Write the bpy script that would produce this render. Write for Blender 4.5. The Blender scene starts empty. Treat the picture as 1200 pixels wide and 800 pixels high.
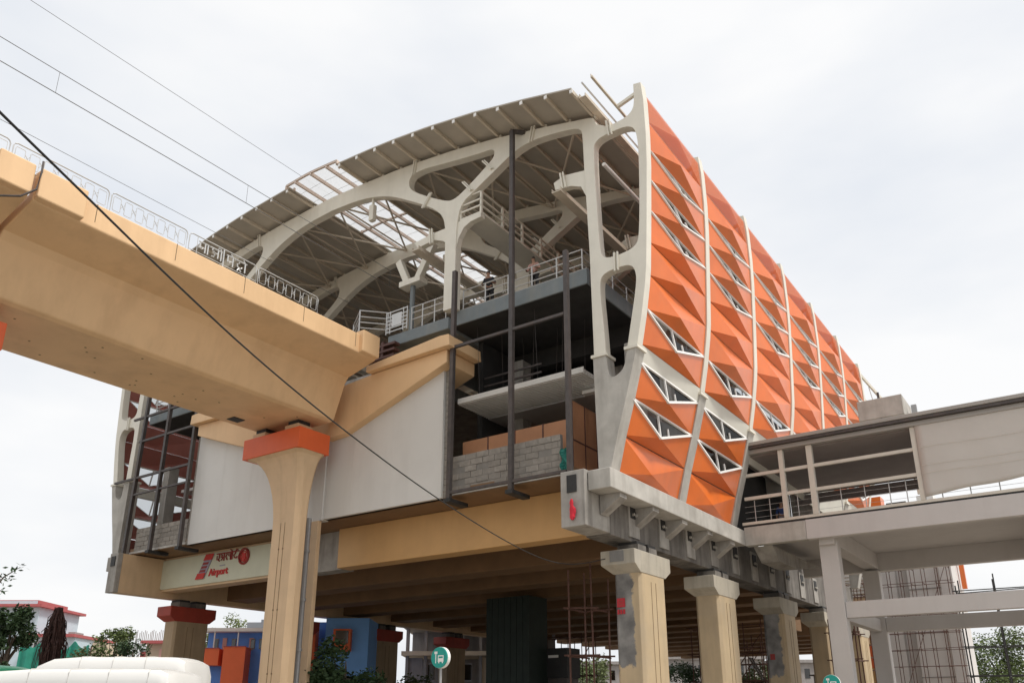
import bpy, bmesh, math, random
from mathutils import Vector, Matrix
from mathutils.geometry import tessellate_polygon
R = math.radians
random.seed(7)
scene = bpy.context.scene
COL = scene.collection

# ------------------------------------------------------------------ camera
cam_data = bpy.data.cameras.new('camera')
cam = bpy.data.objects.new('camera', cam_data)
COL.objects.link(cam)
cam.location = (0, 0, 1.6)
YAW, PITCH = -0.6114, 0.3304
cam.rotation_euler = (math.pi / 2 + PITCH, 0, -YAW)
cam_data.sensor_width = 36
cam_data.lens = 972.5 * 36 / 1200
cam_data.shift_y = 101.5 / 1200
cam_data.clip_end = 3000
scene.camera = cam

# ------------------------------------------------------------------ sky, sun, exposure
SUN_EL, SUN_AZ = R(58), R(86)          # azimuth measured clockwise from +Y
world = bpy.data.worlds.new('World')
scene.world = world
world.use_nodes = True
wn, wl = world.node_tree.nodes, world.node_tree.links
wn.clear()
w_out = wn.new('ShaderNodeOutputWorld')
w_bg = wn.new('ShaderNodeBackground'); w_bg.inputs['Strength'].default_value = 0.1
sky = wn.new('ShaderNodeTexSky'); sky.sky_type = 'NISHITA'; sky.sun_disc = False
sky.sun_elevation = SUN_EL; sky.sun_rotation = SUN_AZ
sky.dust_density = 4; sky.air_density = 1.2
w_tc = wn.new('ShaderNodeTexCoord')
w_map = wn.new('ShaderNodeMapping'); w_map.inputs['Scale'].default_value = (1.0, 1.0, 2.6)
w_noise = wn.new('ShaderNodeTexNoise'); w_noise.inputs['Scale'].default_value = 1.7
w_noise.inputs['Detail'].default_value = 5; w_noise.inputs['Roughness'].default_value = 0.5
w_ramp = wn.new('ShaderNodeValToRGB')
w_ramp.color_ramp.elements[0].position = 0.36; w_ramp.color_ramp.elements[0].color = (8.0, 8.35, 8.9, 1)
w_ramp.color_ramp.elements[1].position = 0.60; w_ramp.color_ramp.elements[1].color = (9.9, 9.9, 9.9, 1)
w_mix = wn.new('ShaderNodeMix'); w_mix.data_type = 'RGBA'
w_mix.inputs[0].default_value = 0.93           # thick overcast: little of the blue sky is left
wl.new(w_tc.outputs['Generated'], w_map.inputs[0]); wl.new(w_map.outputs[0], w_noise.inputs['Vector'])
wl.new(w_noise.outputs['Fac'], w_ramp.inputs[0])
wl.new(sky.outputs[0], w_mix.inputs[6]); wl.new(w_ramp.outputs[0], w_mix.inputs[7])
wl.new(w_mix.outputs[2], w_bg.inputs['Color']); wl.new(w_bg.outputs[0], w_out.inputs[0])

sun_d = bpy.data.lights.new('sun', 'SUN'); sun_d.energy = 3.1; sun_d.angle = R(10); sun_d.color = (1, .955, .89)
sun = bpy.data.objects.new('sun', sun_d); COL.objects.link(sun)
sdir = Vector((math.sin(SUN_AZ) * math.cos(SUN_EL), math.cos(SUN_AZ) * math.cos(SUN_EL), math.sin(SUN_EL)))
sun.rotation_euler = sdir.to_track_quat('Z', 'Y').to_euler()
sun.location = (20, 0, 60)
scene.view_settings.view_transform = 'Standard'
scene.view_settings.look = 'None'
scene.view_settings.exposure = 0.06
scene.view_settings.gamma = 1
scene.render.engine = 'CYCLES'
scene.cycles.max_bounces = 8
scene.cycles.use_denoising = True

# ------------------------------------------------------------------ materials
MATS = {}
def mat(name, col, rough=0.6, var=0.10, scale=1.5, bump=0.0, bscale=25, streak=0.0, scol=(0.08, 0.075, 0.07),
        sstretch=0.12, sscale=2.2, metal=0.0, spec=0.4, blotch=0.0, bcol=None, objvar=0.0, coat=0.0):
    if name in MATS: return MATS[name]
    m = bpy.data.materials.new(name); m.use_nodes = True
    n, l = m.node_tree.nodes, m.node_tree.links
    b = n['Principled BSDF']
    b.inputs['Roughness'].default_value = rough; b.inputs['Metallic'].default_value = metal
    b.inputs['Specular IOR Level'].default_value = spec
    tc = n.new('ShaderNodeTexCoord'); oi = n.new('ShaderNodeObjectInfo')
    sh = n.new('ShaderNodeVectorMath'); sh.operation = 'MULTIPLY_ADD'
    l.new(oi.outputs['Random'], sh.inputs[0]); sh.inputs[1].default_value = (37, 21, 53)
    l.new(tc.outputs['Object'], sh.inputs[2])
    vec = sh.outputs[0]
    no = n.new('ShaderNodeTexNoise'); no.inputs['Scale'].default_value = scale; no.inputs['Detail'].default_value = 6
    no.inputs['Roughness'].default_value = 0.6
    l.new(vec, no.inputs['Vector'])
    rp = n.new('ShaderNodeValToRGB'); e = rp.color_ramp.elements
    e[0].position = 0.28; e[1].position = 0.72
    e[0].color = (*[c * (1 - var) for c in col], 1); e[1].color = (*[min(1, c * (1 + var)) for c in col], 1)
    l.new(no.outputs['Fac'], rp.inputs[0])
    out = rp.outputs[0]
    if blotch:
        n3 = n.new('ShaderNodeTexNoise'); n3.inputs['Scale'].default_value = 0.6; n3.inputs['Detail'].default_value = 8
        l.new(vec, n3.inputs['Vector'])
        r3 = n.new('ShaderNodeValToRGB'); r3.color_ramp.elements[0].position = 0.50; r3.color_ramp.elements[1].position = 0.62
        r3.color_ramp.elements[1].color = (blotch, blotch, blotch, 1)
        l.new(n3.outputs['Fac'], r3.inputs[0])
        mx = n.new('ShaderNodeMix'); mx.data_type = 'RGBA'
        l.new(r3.outputs[0], mx.inputs[0]); l.new(out, mx.inputs[6]); mx.inputs[7].default_value = (*(bcol or scol), 1)
        out = mx.outputs[2]
    if streak:
        mp = n.new('ShaderNodeMapping'); mp.inputs['Scale'].default_value = (1, 1, sstretch)
        l.new(vec, mp.inputs[0])
        n2 = n.new('ShaderNodeTexNoise'); n2.inputs['Scale'].default_value = sscale; n2.inputs['Detail'].default_value = 6
        n2.inputs['Roughness'].default_value = 0.62
        l.new(mp.outputs[0], n2.inputs['Vector'])
        r2 = n.new('ShaderNodeValToRGB'); r2.color_ramp.elements[0].position = 0.47; r2.color_ramp.elements[1].position = 0.72
        r2.color_ramp.elements[1].color = (streak, streak, streak, 1)
        l.new(n2.outputs['Fac'], r2.inputs[0])
        mx = n.new('ShaderNodeMix'); mx.data_type = 'RGBA'
        l.new(r2.outputs[0], mx.inputs[0]); l.new(out, mx.inputs[6]); mx.inputs[7].default_value = (*scol, 1)
        out = mx.outputs[2]
    if objvar:
        mr = n.new('ShaderNodeMapRange'); mr.inputs[3].default_value = 1 - objvar; mr.inputs[4].default_value = 1 + objvar
        l.new(oi.outputs['Random'], mr.inputs[0])
        mv = n.new('ShaderNodeVectorMath'); mv.operation = 'SCALE'
        l.new(out, mv.inputs[0]); l.new(mr.outputs[0], mv.inputs['Scale']); out = mv.outputs[0]
    l.new(out, b.inputs['Base Color'])
    if bump:
        nb = n.new('ShaderNodeTexNoise'); nb.inputs['Scale'].default_value = bscale; nb.inputs['Detail'].default_value = 5
        l.new(vec, nb.inputs['Vector'])
        bp = n.new('ShaderNodeBump'); bp.inputs['Strength'].default_value = bump; bp.inputs['Distance'].default_value = 0.02
        l.new(nb.outputs['Fac'], bp.inputs['Height']); l.new(bp.outputs[0], b.inputs['Normal'])
    if coat: b.inputs['Coat Weight'].default_value = coat; b.inputs['Coat Roughness'].default_value = .22
    MATS[name] = m
    return m

def glass_mat(name, tint, gloss=0.12, rough=0.05):
    m = bpy.data.materials.new(name); m.use_nodes = True
    n, l = m.node_tree.nodes, m.node_tree.links
    n.clear()
    o = n.new('ShaderNodeOutputMaterial'); t = n.new('ShaderNodeBsdfTransparent'); g = n.new('ShaderNodeBsdfGlossy')
    t.inputs[0].default_value = (*tint, 1); g.inputs['Roughness'].default_value = rough
    mx = n.new('ShaderNodeMixShader'); mx.inputs[0].default_value = gloss
    l.new(t.outputs[0], mx.inputs[1]); l.new(g.outputs[0], mx.inputs[2]); l.new(mx.outputs[0], o.inputs[0])
    return m

def sheer_mat(name, col, trans=0.5, clear=0.0):
    m = bpy.data.materials.new(name); m.use_nodes = True
    n, l = m.node_tree.nodes, m.node_tree.links
    b = n['Principled BSDF']; b.inputs['Base Color'].default_value = (*col, 1); b.inputs['Roughness'].default_value = 0.5
    t = n.new('ShaderNodeBsdfTranslucent'); t.inputs[0].default_value = (*col, 1)
    mx = n.new('ShaderNodeMixShader'); mx.inputs[0].default_value = trans
    l.new(b.outputs[0], mx.inputs[1]); l.new(t.outputs[0], mx.inputs[2])
    out = mx.outputs[0]
    if clear:
        c = n.new('ShaderNodeBsdfTransparent'); m2 = n.new('ShaderNodeMixShader'); m2.inputs[0].default_value = clear
        l.new(out, m2.inputs[1]); l.new(c.outputs[0], m2.inputs[2]); out = m2.outputs[0]
    l.new(out, n['Material Output'].inputs[0])
    return m

TAN = mat('tan_paint', (.76, .51, .285), .55, .06, .5, .06, 8, streak=.24, scol=(.34, .19, .09), sstretch=.18, sscale=.9)
TAN2 = mat('pale_tan_paint', (.68, .49, .305), .6, .07, .8, .05, 8, streak=.24, scol=(.35, .24, .14))
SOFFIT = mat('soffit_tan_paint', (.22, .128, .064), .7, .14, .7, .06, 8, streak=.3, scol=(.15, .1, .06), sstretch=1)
OCHRE = mat('ochre_paint', (.62, .37, .155), .55, .07, .7, .05, 8, streak=.12, scol=(.4, .23, .1))
REDCAP = mat('orange_red_paint', (.74, .13, .035), .45, .06, 1, .03, 8, streak=.08, scol=(.4, .08, .04))
DARKRED = mat('dark_red_paint', (.36, .05, .03), .55, .12, 1.5, .05, 10, streak=.3, scol=(.15, .04, .03))
CREAM = mat('cream_steel_paint', (.74, .705, .61), .45, .05, 1.2, .02, 10, streak=.14, scol=(.38, .34, .27), sscale=1.6)
CONC = mat('bare_concrete', (.37, .35, .32), .85, .2, 1.6, .3, 12, blotch=.4, bcol=(.20, .185, .165), streak=.65, scol=(.13, .115, .10), sstretch=.10, sscale=1.9)
CONC_L = mat('light_concrete', (.47, .45, .41), .85, .15, 1.5, .2, 14, blotch=.35, bcol=(.30, .28, .25), streak=.55, scol=(.26, .24, .21), sscale=1.6)
CONC_D = mat('stained_concrete', (.19, .175, .158), .88, .25, 1.4, .3, 12, blotch=.55, bcol=(.10, .092, .082), streak=.85, scol=(.045, .04, .036), sstretch=.09, sscale=2.0)
GREYPAINT = mat('grey_mauve_paint', (.56, .535, .515), .6, .04, .8, .04, 8, streak=.10, scol=(.33, .3, .28))
PANELW = mat('white_cladding', (.68, .67, .64), .5, .03, .35, .02, 5, streak=.20, scol=(.44, .42, .39), sscale=.9, blotch=.12, bcol=(.50, .48, .45))
SIGNW = mat('signboard_cream', (.60, .60, .46), .5, .05, 1, 0, streak=.12, scol=(.42, .41, .32), sscale=1.3)
ORANGE = mat('orange_panel', (.76, .165, .022), .42, .08, .8, .03, 5, streak=.22, scol=(.58, .20, .07), sstretch=.22, sscale=1.3, spec=.45, blotch=.22, bcol=(.58, .115, .02), objvar=.07, coat=.35)
ORANGE_IN = mat('panel_inner_face', (.40, .15, .12), .6, .08, 1)
SHEER = sheer_mat('sheer_orange_mesh', (.85, .27, .10), .5, .28)
WHITE = mat('white_paint', (.82, .81, .78), .45, .04, 2)
BANDW = mat('off_white_band', (.68, .66, .58), .5, .05, 1, 0, streak=.1, scol=(.5, .46, .38))
STEEL = mat('dark_primer_steel', (.085, .075, .072), .55, .25, 3, .05, 20, streak=.3, scol=(.16, .10, .07), metal=.2)
BLACK = mat('black_steel', (.03, .03, .03), .6, .2, 3)
RUST = mat('rusty_tube', (.12, .06, .045), .75, .3, 5)
GALV = mat('galvanised_pipe', (.36, .36, .36), .45, .1, 3, metal=.4)
RAILW = mat('railing_silver', (.56, .56, .55), .4, .06, 3, metal=.25)
SLABG = mat('blue_grey_concrete', (.19, .215, .225), .8, .14, 1.3, .2, 14, streak=.4, scol=(.30, .29, .25), sscale=1.4)
SHADEIN = mat('shade_dark_concrete', (.040, .039, .038), .9, .25, 1, .2, 10, streak=.3, scol=(.03, .03, .03))  # interior shade painted into the concrete as a near-black base colour
BLOCK = mat('grey_concrete_block', (.27, .245, .215), .92, .2, 4, .4, 30, objvar=.09)
MORTAR = mat('block_mortar', (.22, .205, .185), .95, .1, 4)
LOUVRE = mat('louvre_white', (.60, .58, .54), .5, .05, 2)
BROWN = mat('brown_board', (.42, .20, .10), .55, .1, 1.5)
BROWN_D = mat('dark_brown_trim', (.10, .045, .035), .6, .1, 2)
ROOFM = mat('roof_sheet_underside', (.46, .42, .36), .6, .10, .7, .04, 6, metal=.1)
PURLIN = mat('purlin_beige', (.60, .53, .43), .55, .1, 2)
PINKBAR = mat('skylight_bar_beige', (.64, .52, .44), .5, .08, 2)
POLY = sheer_mat('skylight_polycarbonate', (.70, .71, .72), .7, .42)
GLASS = glass_mat('window_glass', (.62, .64, .65), .07)
DGLASS = glass_mat('dark_window_glass', (.03, .033, .036), .09, .08)
TARP = mat('grey_tarpaulin', (.55, .525, .485), .6, .05, .5, .12, 2.2)
ASPHALT = mat('asphalt', (.055, .055, .055), .9, .2, 3, .3, 40)
DUST = mat('dusty_ground', (.33, .29, .24), .95, .2, .3, .3, 6)
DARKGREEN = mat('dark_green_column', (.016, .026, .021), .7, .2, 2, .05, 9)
CHROME = mat('wire_metal', (.16, .16, .16), .5, .1, 3)
CABLE = mat('black_rubber_cable', (.02, .02, .02), .6, .1, 3)

# ------------------------------------------------------------------ mesh helpers
class MB:
    def __init__(s): s.v = []; s.f = []; s.mi = []
    def add(s, vs, fs, mi=0):
        o = len(s.v); s.v += [tuple(map(float, p)) for p in vs]
        for f in fs: s.f.append([i + o for i in f]); s.mi.append(mi)
        return s
    def box(s, x0, x1, y0, y1, z0, z1, mi=0):
        x0, x1 = sorted((x0, x1)); y0, y1 = sorted((y0, y1)); z0, z1 = sorted((z0, z1))
        return s.add([(x0, y0, z0), (x1, y0, z0), (x1, y1, z0), (x0, y1, z0), (x0, y0, z1), (x1, y0, z1), (x1, y1, z1), (x0, y1, z1)],
              [(0, 3, 2, 1), (4, 5, 6, 7), (0, 1, 5, 4), (1, 2, 6, 5), (2, 3, 7, 6), (3, 0, 4, 7)], mi)
    def prism(s, poly, y0, y1, holes=(), mi=0):
        """polygon in x,z pushed along y"""
        loops = [list(poly)] + [list(h) for h in holes]
        def area(p): return sum(p[i][0] * p[(i + 1) % len(p)][1] - p[(i + 1) % len(p)][0] * p[i][1] for i in range(len(p)))
        if area(loops[0]) < 0: loops[0].reverse()
        for h in loops[1:]:
            if area(h) > 0: h.reverse()
        flat = [p for lp in loops for p in lp]; n = len(flat)
        tris = tessellate_polygon([[Vector((p[0], p[1], 0)) for p in lp] for lp in loops])
        vs = [(p[0], y0, p[1]) for p in flat] + [(p[0], y1, p[1]) for p in flat]
        fs = []
        for t in tris:
            a, b, c = (flat[i] for i in t)
            cr = (b[0] - a[0]) * (c[1] - a[1]) - (c[0] - a[0]) * (b[1] - a[1])
            t = tuple(t) if cr > 0 else tuple(reversed(t))
            fs.append(t); fs.append(tuple(i + n for i in reversed(t)))
        o = 0
        for lp in loops:
            k = len(lp)
            for i in range(k):
                a, b = o + i, o + (i + 1) % k
                fs.append((b, a, a + n, b + n))
            o += k
        return s.add(vs, fs, mi)
    def extr(s, poly, axis_pts, mi=0): ...
    def prism_y(s, poly, y0, y1, mi=0): return s.prism(poly, y0, y1, (), mi)
    def prism_x(s, poly, x0, x1, mi=0):
        """polygon in y,z pushed along x"""
        m = MB().prism(poly, x0, x1)
        return s.add([(p[1], p[0], p[2]) for p in m.v], [tuple(reversed(f)) for f in m.f], mi)
    def prism_z(s, poly, z0, z1, mi=0):
        m = MB().prism(poly, z0, z1)
        return s.add([(p[0], p[2], p[1]) for p in m.v], [tuple(reversed(f)) for f in m.f], mi)
    def bar(s, a, b, w, h=None, mi=0, up=(0, 0, 1)):
        a, b = Vector(a), Vector(b); h = h or w
        d = (b - a).normalized(); u = Vector(up)
        if abs(d.dot(u)) > .97: u = Vector((0, 1, 0))
        r = d.cross(u).normalized(); u = r.cross(d)
        q = [r * w / 2 + u * h / 2, -r * w / 2 + u * h / 2, -r * w / 2 - u * h / 2, r * w / 2 - u * h / 2]
        vs = [a + p for p in q] + [b + p for p in q]
        return s.add(vs, [(0, 1, 2, 3), (7, 6, 5, 4), (0, 4, 5, 1), (1, 5, 6, 2), (2, 6, 7, 3), (3, 7, 4, 0)], mi)
    def tube(s, pts, r, n=8, mi=0, closed=False):
        pts = [Vector(p) for p in pts]; rs = r if isinstance(r, (list, tuple)) else [r] * len(pts)
        rings = []
        for i, p in enumerate(pts):
            a = pts[i - 1] if (i > 0 or closed) else p
            b = pts[(i + 1) % len(pts)] if (i < len(pts) - 1 or closed) else p
            d = (b - a).normalized(); u = Vector((0, 0, 1)) if abs(d.z) < .95 else Vector((0, 1, 0))
            e = d.cross(u).normalized(); g = e.cross(d)
            rings.append([p + (e * math.cos(t) + g * math.sin(t)) * rs[i] for t in [2 * math.pi * k / n for k in range(n)]])
        vs = [q for rg in rings for q in rg]; fs = []
        m = len(pts)
        for i in range(m if closed else m - 1):
            j = (i + 1) % m
            for k in range(n): fs.append((i * n + k, i * n + (k + 1) % n, j * n + (k + 1) % n, j * n + k))
        if not closed:
            fs.append(tuple(reversed(range(n)))); fs.append(tuple((m - 1) * n + k for k in range(n)))
        return s.add(vs, fs, mi)
    def mirror(s, x0):
        """adds the mirror image about the plane x = x0"""
        return s.add([(2 * x0 - p[0], p[1], p[2]) for p in s.v], [tuple(reversed(f)) for f in list(s.f)])
    def flipped(s, x0):
        m = MB(); m.v = [(2 * x0 - p[0], p[1], p[2]) for p in s.v]; m.f = [list(reversed(f)) for f in s.f]; m.mi = list(s.mi); return m
    def mesh(s, name, mats, smooth=False):
        me = bpy.data.meshes.new(name); me.from_pydata(s.v, [], s.f)
        for m in (mats if isinstance(mats, (list, tuple)) else [mats]): me.materials.append(m)
        me.polygons.foreach_set('material_index', s.mi)
        if smooth: me.polygons.foreach_set('use_smooth', [True] * len(s.f))
        me.update(); return me
    def build(s, name, mats, parent=None, bev=0, smooth=False, off=(0, 0, 0)):
        o = link(name, s.mesh(name, mats, smooth), parent, off)
        if bev:
            md = o.modifiers.new('edge', 'BEVEL'); md.width = bev; md.segments = 2; md.limit_method = 'ANGLE'; md.angle_limit = R(40)
        return o

def wloc(o):
    v = Vector((0, 0, 0))
    while o: v = v + o.location; o = o.parent
    return v
def link(name, data, parent=None, off=(0, 0, 0)):
    o = bpy.data.objects.new(name, data); COL.objects.link(o)
    if parent: o.parent = parent; o.location = Vector(off) - wloc(parent)
    else: o.location = off
    return o
def tag(o, label, cat, group=None, kind=None):
    if label: o['label'] = label
    if cat: o['category'] = cat
    if group: o['group'] = group
    if kind: o['kind'] = kind
    return o
def thing(name, label, cat, loc=(0, 0, 0), group=None):
    o = bpy.data.objects.new(name, None); COL.objects.link(o); o.location = loc
    o.empty_display_size = .3
    return tag(o, label, cat, group)
def struct(o): o['kind'] = 'structure'; return o
def copytree(o, dv, parent=None):
    c = o.copy(); COL.objects.link(c); c.parent = parent
    if parent is None: c.location = o.location + Vector(dv)
    for ch in o.children: copytree(ch, dv, c)
    return c
def chaikin(p, n=2, closed=True):
    for _ in range(n):
        q = []
        m = len(p)
        if not closed: q.append(p[0])
        for i in range(m if closed else m - 1):
            a, b = p[i], p[(i + 1) % m]
            q.append(tuple(.75 * x + .25 * y for x, y in zip(a, b))); q.append(tuple(.25 * x + .75 * y for x, y in zip(a, b)))
        if not closed: q.append(p[-1])
        p = q
    return p
def lerp(a, b, t): return a + (b - a) * t
def interp(tab, t):
    for (a, va), (b, vb) in zip(tab, tab[1:]):
        if t <= b: return lerp(va, vb, max(0, (t - a) / (b - a)))
    return tab[-1][1]

X0 = -30.7                 # centre line of the station
YF = 26.5                  # front face of the end frame
BAY = 6.1
NB = 6
def W(x): return X0 + x

# ------------------------------------------------------------------ ground and road
g = MB().box(-900, 900, -700, 1100, -1, 0); struct(g.build('ground', DUST))
g = MB().box(-400, 400, -6, 9.2, 0.004, .008); struct(g.build('road', ASPHALT))
g = MB()
for x in range(-60, 60, 6): g.box(x, x + 3, 1.4, 1.55, .012, .014)
struct(g.build('road_marking', WHITE))
g = MB().box(-400, 400, 9.2, 12.4, 0, .14); struct(g.build('pavement', CONC_L, bev=.02))

# ================================================================== STATION
st = thing('metro_station', 'elevated metro station with folded orange facade and arched cream roof frames, under construction', 'metro station', (X0, 44, 0))

# ---- portal frames (cream painted steel), one per bay line
low_arch = chaikin([(0, 27.72), (2.06, 27.6), (3.4, 27.3), (4.58, 26.84), (5.8, 26.1), (7.2, 25.2), (7.95, 24.5), (8.2, 23.8), (8.22, 22.5)], 2, False)
r_branch = chaikin([(8.88, 22.3), (8.9, 23.6), (9.13, 24.6), (9.85, 25.0), (11.05, 25.62), (11.93, 26.1), (12.7, 26.38), (13.55, 26.40), (14.83, 26.2), (15.6, 26.0), (15.86, 25.75), (15.89, 25.2)], 2, False)
fin_out = [(17.93, 14.9), (17.99, 15.0), (18.24, 16.18), (18.46, 17.48), (18.55, 18.2), (18.7, 20.47), (18.84, 22.84), (18.88, 24.28), (18.86, 26.0), (18.78, 26.9)]
fin_in = chaikin([(18.43, 26.97), (18.43, 26.0), (18.3, 25.65), (18.0, 25.45), (17.42, 25.40)], 2, False)
beam_top = [(17.0, 25.48), (16.6, 25.75), (16.45, 26.15), (16.24, 26.25), (15.81, 26.36), (14.02, 26.82), (11.13, 27.48), (8.4, 27.95), (6.26, 28.22), (4.5, 28.38), (2.0, 28.53), (0, 28.6)]
half = low_arch + [(8.22, 19.2), (8.88, 19.2)] + r_branch + [(15.92, 23.65), (16.04, 19.64), (16.08, 14.9), (16.60, 14.9)]
holeA = chaikin([(16.39, 24.4), (16.5, 24.95), (17.3, 25.05), (18.2, 24.98), (18.5, 24.4), (18.48, 22.58), (18.33, 19.7), (18.15, 19.15), (17.24, 19.02), (16.6, 19.15), (16.5, 19.76)], 2)
# the lower hole is open at the collar line, so it belongs to the outline
holeB_up = chaikin([(16.60, 14.9), (16.57, 15.8), (16.44, 18.0), (16.6, 18.4), (17.2, 18.5), (17.9, 18.45), (18.1, 18.0), (18.04, 17.33), (17.77, 16.02), (17.54, 14.9)], 2, False)
half = half[:-1] + holeB_up + fin_out + fin_in + beam_top
diamond = chaikin([(5.66, 27.0), (5.75, 27.6), (6.6, 27.66), (7.98, 27.40), (10.12, 27.04), (11.1, 26.95), (11.1, 26.45), (10.64, 26.12), (9.53, 25.42), (8.7, 25.0), (8.05, 25.2), (6.12, 26.45)], 2)
full = half + [(-x, z) for x, z in reversed(half[1:-1])]
frame_mb = MB().prism([(W(x), z) for x, z in full], 0, .42,
    [[(W(x), z) for x, z in h] for h in (holeA, diamond)] + [[(W(-x), z) for x, z in h] for h in (holeA, diamond)])
frame_me = frame_mb.mesh('portal_frame', CREAM)
brk_me = []
for p in ([(6.2, 23.54), (7.25, 23.65), (8.24, 23.66), (8.24, 22.8), (8.05, 23.0), (7.5, 23.26), (6.4, 23.19)],
          [(8.86, 22.3), (9.0, 22.85), (9.3, 23.3), (9.7, 23.48), (10.3, 23.52), (10.3, 23.72), (8.86, 23.72)],
          [(14.33, 23.70), (14.86, 23.88), (15.94, 23.7), (15.94, 22.4), (15.7, 22.97), (15.2, 23.21), (14.41, 23.31)]):
    for sd in (1, -1): brk_me.append(MB().prism([(W(sd * x), z) for x, z in p], .06, .36).mesh('bracket', CREAM))
base = MB().prism([(W(x), z) for x, z in [(16.07, 14.82), (16.15, 10.05), (16.62, 10.05), (17.03, 11.6), (17.45, 12.95), (17.97, 14.82), (17.56, 14.82)] +
      chaikin([(17.54, 14.7), (17.4, 14.05), (16.98, 13.8), (16.7, 13.9), (16.63, 14.7)], 2, False) + [(16.62, 14.82)]], -.06, .62)
base_me = base.mesh('frame_base', [CONC_L])
base_me2 = base.flipped(X0).mesh('frame_base', [CONC_L])
collar = MB()
for a, b in ((16.0, 16.68), (17.46, 18.04)): collar.box(W(a), W(b), -.12, .68, 14.80, 14.92)
collar_me = collar.mesh('collar', [CREAM]); collar_me2 = collar.flipped(X0).mesh('collar', [CREAM])
clip = MB()
for x, z, a in ((9.5, 25.42, 38), (10.7, 26.12, 38), (6.95, 25.62, -36), (14.8, 23.56, 8), (17.15, 25.25, 8), (17.2, 18.75, 0), (6.0, 27.95, -8), (13.2, 26.7, -12), (7.3, 23.45, 5)):
    c, s_ = math.cos(R(a + 90)), math.sin(R(a + 90)); L = .42
    clip.bar((W(x) - c * L, -.05, z - s_ * L), (W(x) + c * L, -.05, z + s_ * L), .07, .09, up=(0, 1, 0))
    clip.bar((W(x) - c * L + .14 * s_, -.05, z - s_ * L), (W(x) + c * L + .14 * s_, -.05, z + s_ * L), .05, .09, up=(0, 1, 0))
clip.mirror(X0)
clip_me = clip.mesh('splice_plate', [CREAM])
for i in range(NB + 1):
    fo = link('portal_frame', frame_me, st, (0, YF + BAY * i, 0))
    md = fo.modifiers.new('edge', 'BEVEL'); md.width = .02; md.segments = 1; md.limit_method = 'ANGLE'; md.angle_limit = R(60)
    for bme in brk_me: link('bracket', bme, fo, (0, YF + BAY * i, 0))
    tag(link('splice_plates', clip_me, fo, (0, YF + BAY * i, 0)), None, None, None, 'stuff')
    for mm, cm in ((base_me, collar_me), (base_me2, collar_me2)):
        b_ = link('frame_base', mm, st, (0, YF + BAY * i, 0)); link('collar', cm, b_, (0, YF + BAY * i, 0))

# ---- folded facade panels
finx = [(10.0, 16.55), (11.6, 17.03), (12.95, 17.45), (14.82, 17.95)] + [(z, x) for x, z in fin_out[1:]]
def xo(z): return interp(finx, z) - .06
rows_up = [26.55 - 1.43 * k for k in range(9)]
rows = [(rows_up[k], rows_up[k + 1]) for k in range(8)] + [(14.46, 13.04), (13.02, 11.6), (11.58, 10.14)]
WINDOW = {2, 3, 4, 7, 8, 9}
def cell(zt, zb, side, win):
    """outer pyramid of a facade cell: TL, TR, BR, BL, apex (local y from 0 to the next fin)"""
    ya, yb = .44, BAY - .02
    zt -= .012; zb += .012
    zm = zb + (zt - zb) * .24
    tl = (xo(zt), ya, zt); tr = (xo(zt), yb, zt); br = (xo(zb), yb, zb); bl = (xo(zb), ya, zb)
    ap = (xo(zm) + .43 + random.uniform(-.03, .03), ya + (yb - ya) * .385 + random.uniform(-.05, .05), zm + random.uniform(-.025, .025))
    pts = [tl, tr, br, bl, ap]
    def S(p): return (W(side * p[0]), p[1], p[2])
    m = MB()
    tris = [(0, 3, 4), (3, 2, 4), (2, 1, 4)] + ([] if win else [(1, 0, 4)])
    outer = [S(p) for p in pts]; inner = [S((p[0] - .05, p[1], p[2])) for p in pts]
    ok = [t if side > 0 else tuple(reversed(t)) for t in tris]
    ok = [tuple(reversed(t)) for t in ok]
    m.add(outer, ok, 0); m.add(inner, [tuple(reversed(t)) for t in ok], 1)
    e = MB()
    if win:
        P = [Vector(outer[k]) for k in (0, 1, 4)]
        nrm = (P[1] - P[0]).cross(P[2] - P[0]).normalized()
        if nrm.z < 0: nrm = -nrm
        cen = (P[0] + P[1] + P[2]) / 3
        Q = [cen + (p - cen) * .985 + nrm * .01 for p in P]
        e.bar(Q[0], Q[1], .09, .08, up=nrm); e.bar(Q[1], Q[2], .10, .08, up=nrm); e.bar(Q[2], Q[0], .10, .08, up=nrm)
        f = Q[0].lerp(Q[1], .40); e.bar(f, Q[2], .07, .07, up=nrm)
        f2 = Q[2].lerp(Q[1], .25); e.bar(f2, f2 + (f - Q[2]) * .35, .05, .06, up=nrm)
        gl = MB().add([cen + (p - cen) * .96 - nrm * .02 for p in P], [(0, 1, 2)])
        return m, e, gl
    return m, None, None
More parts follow.
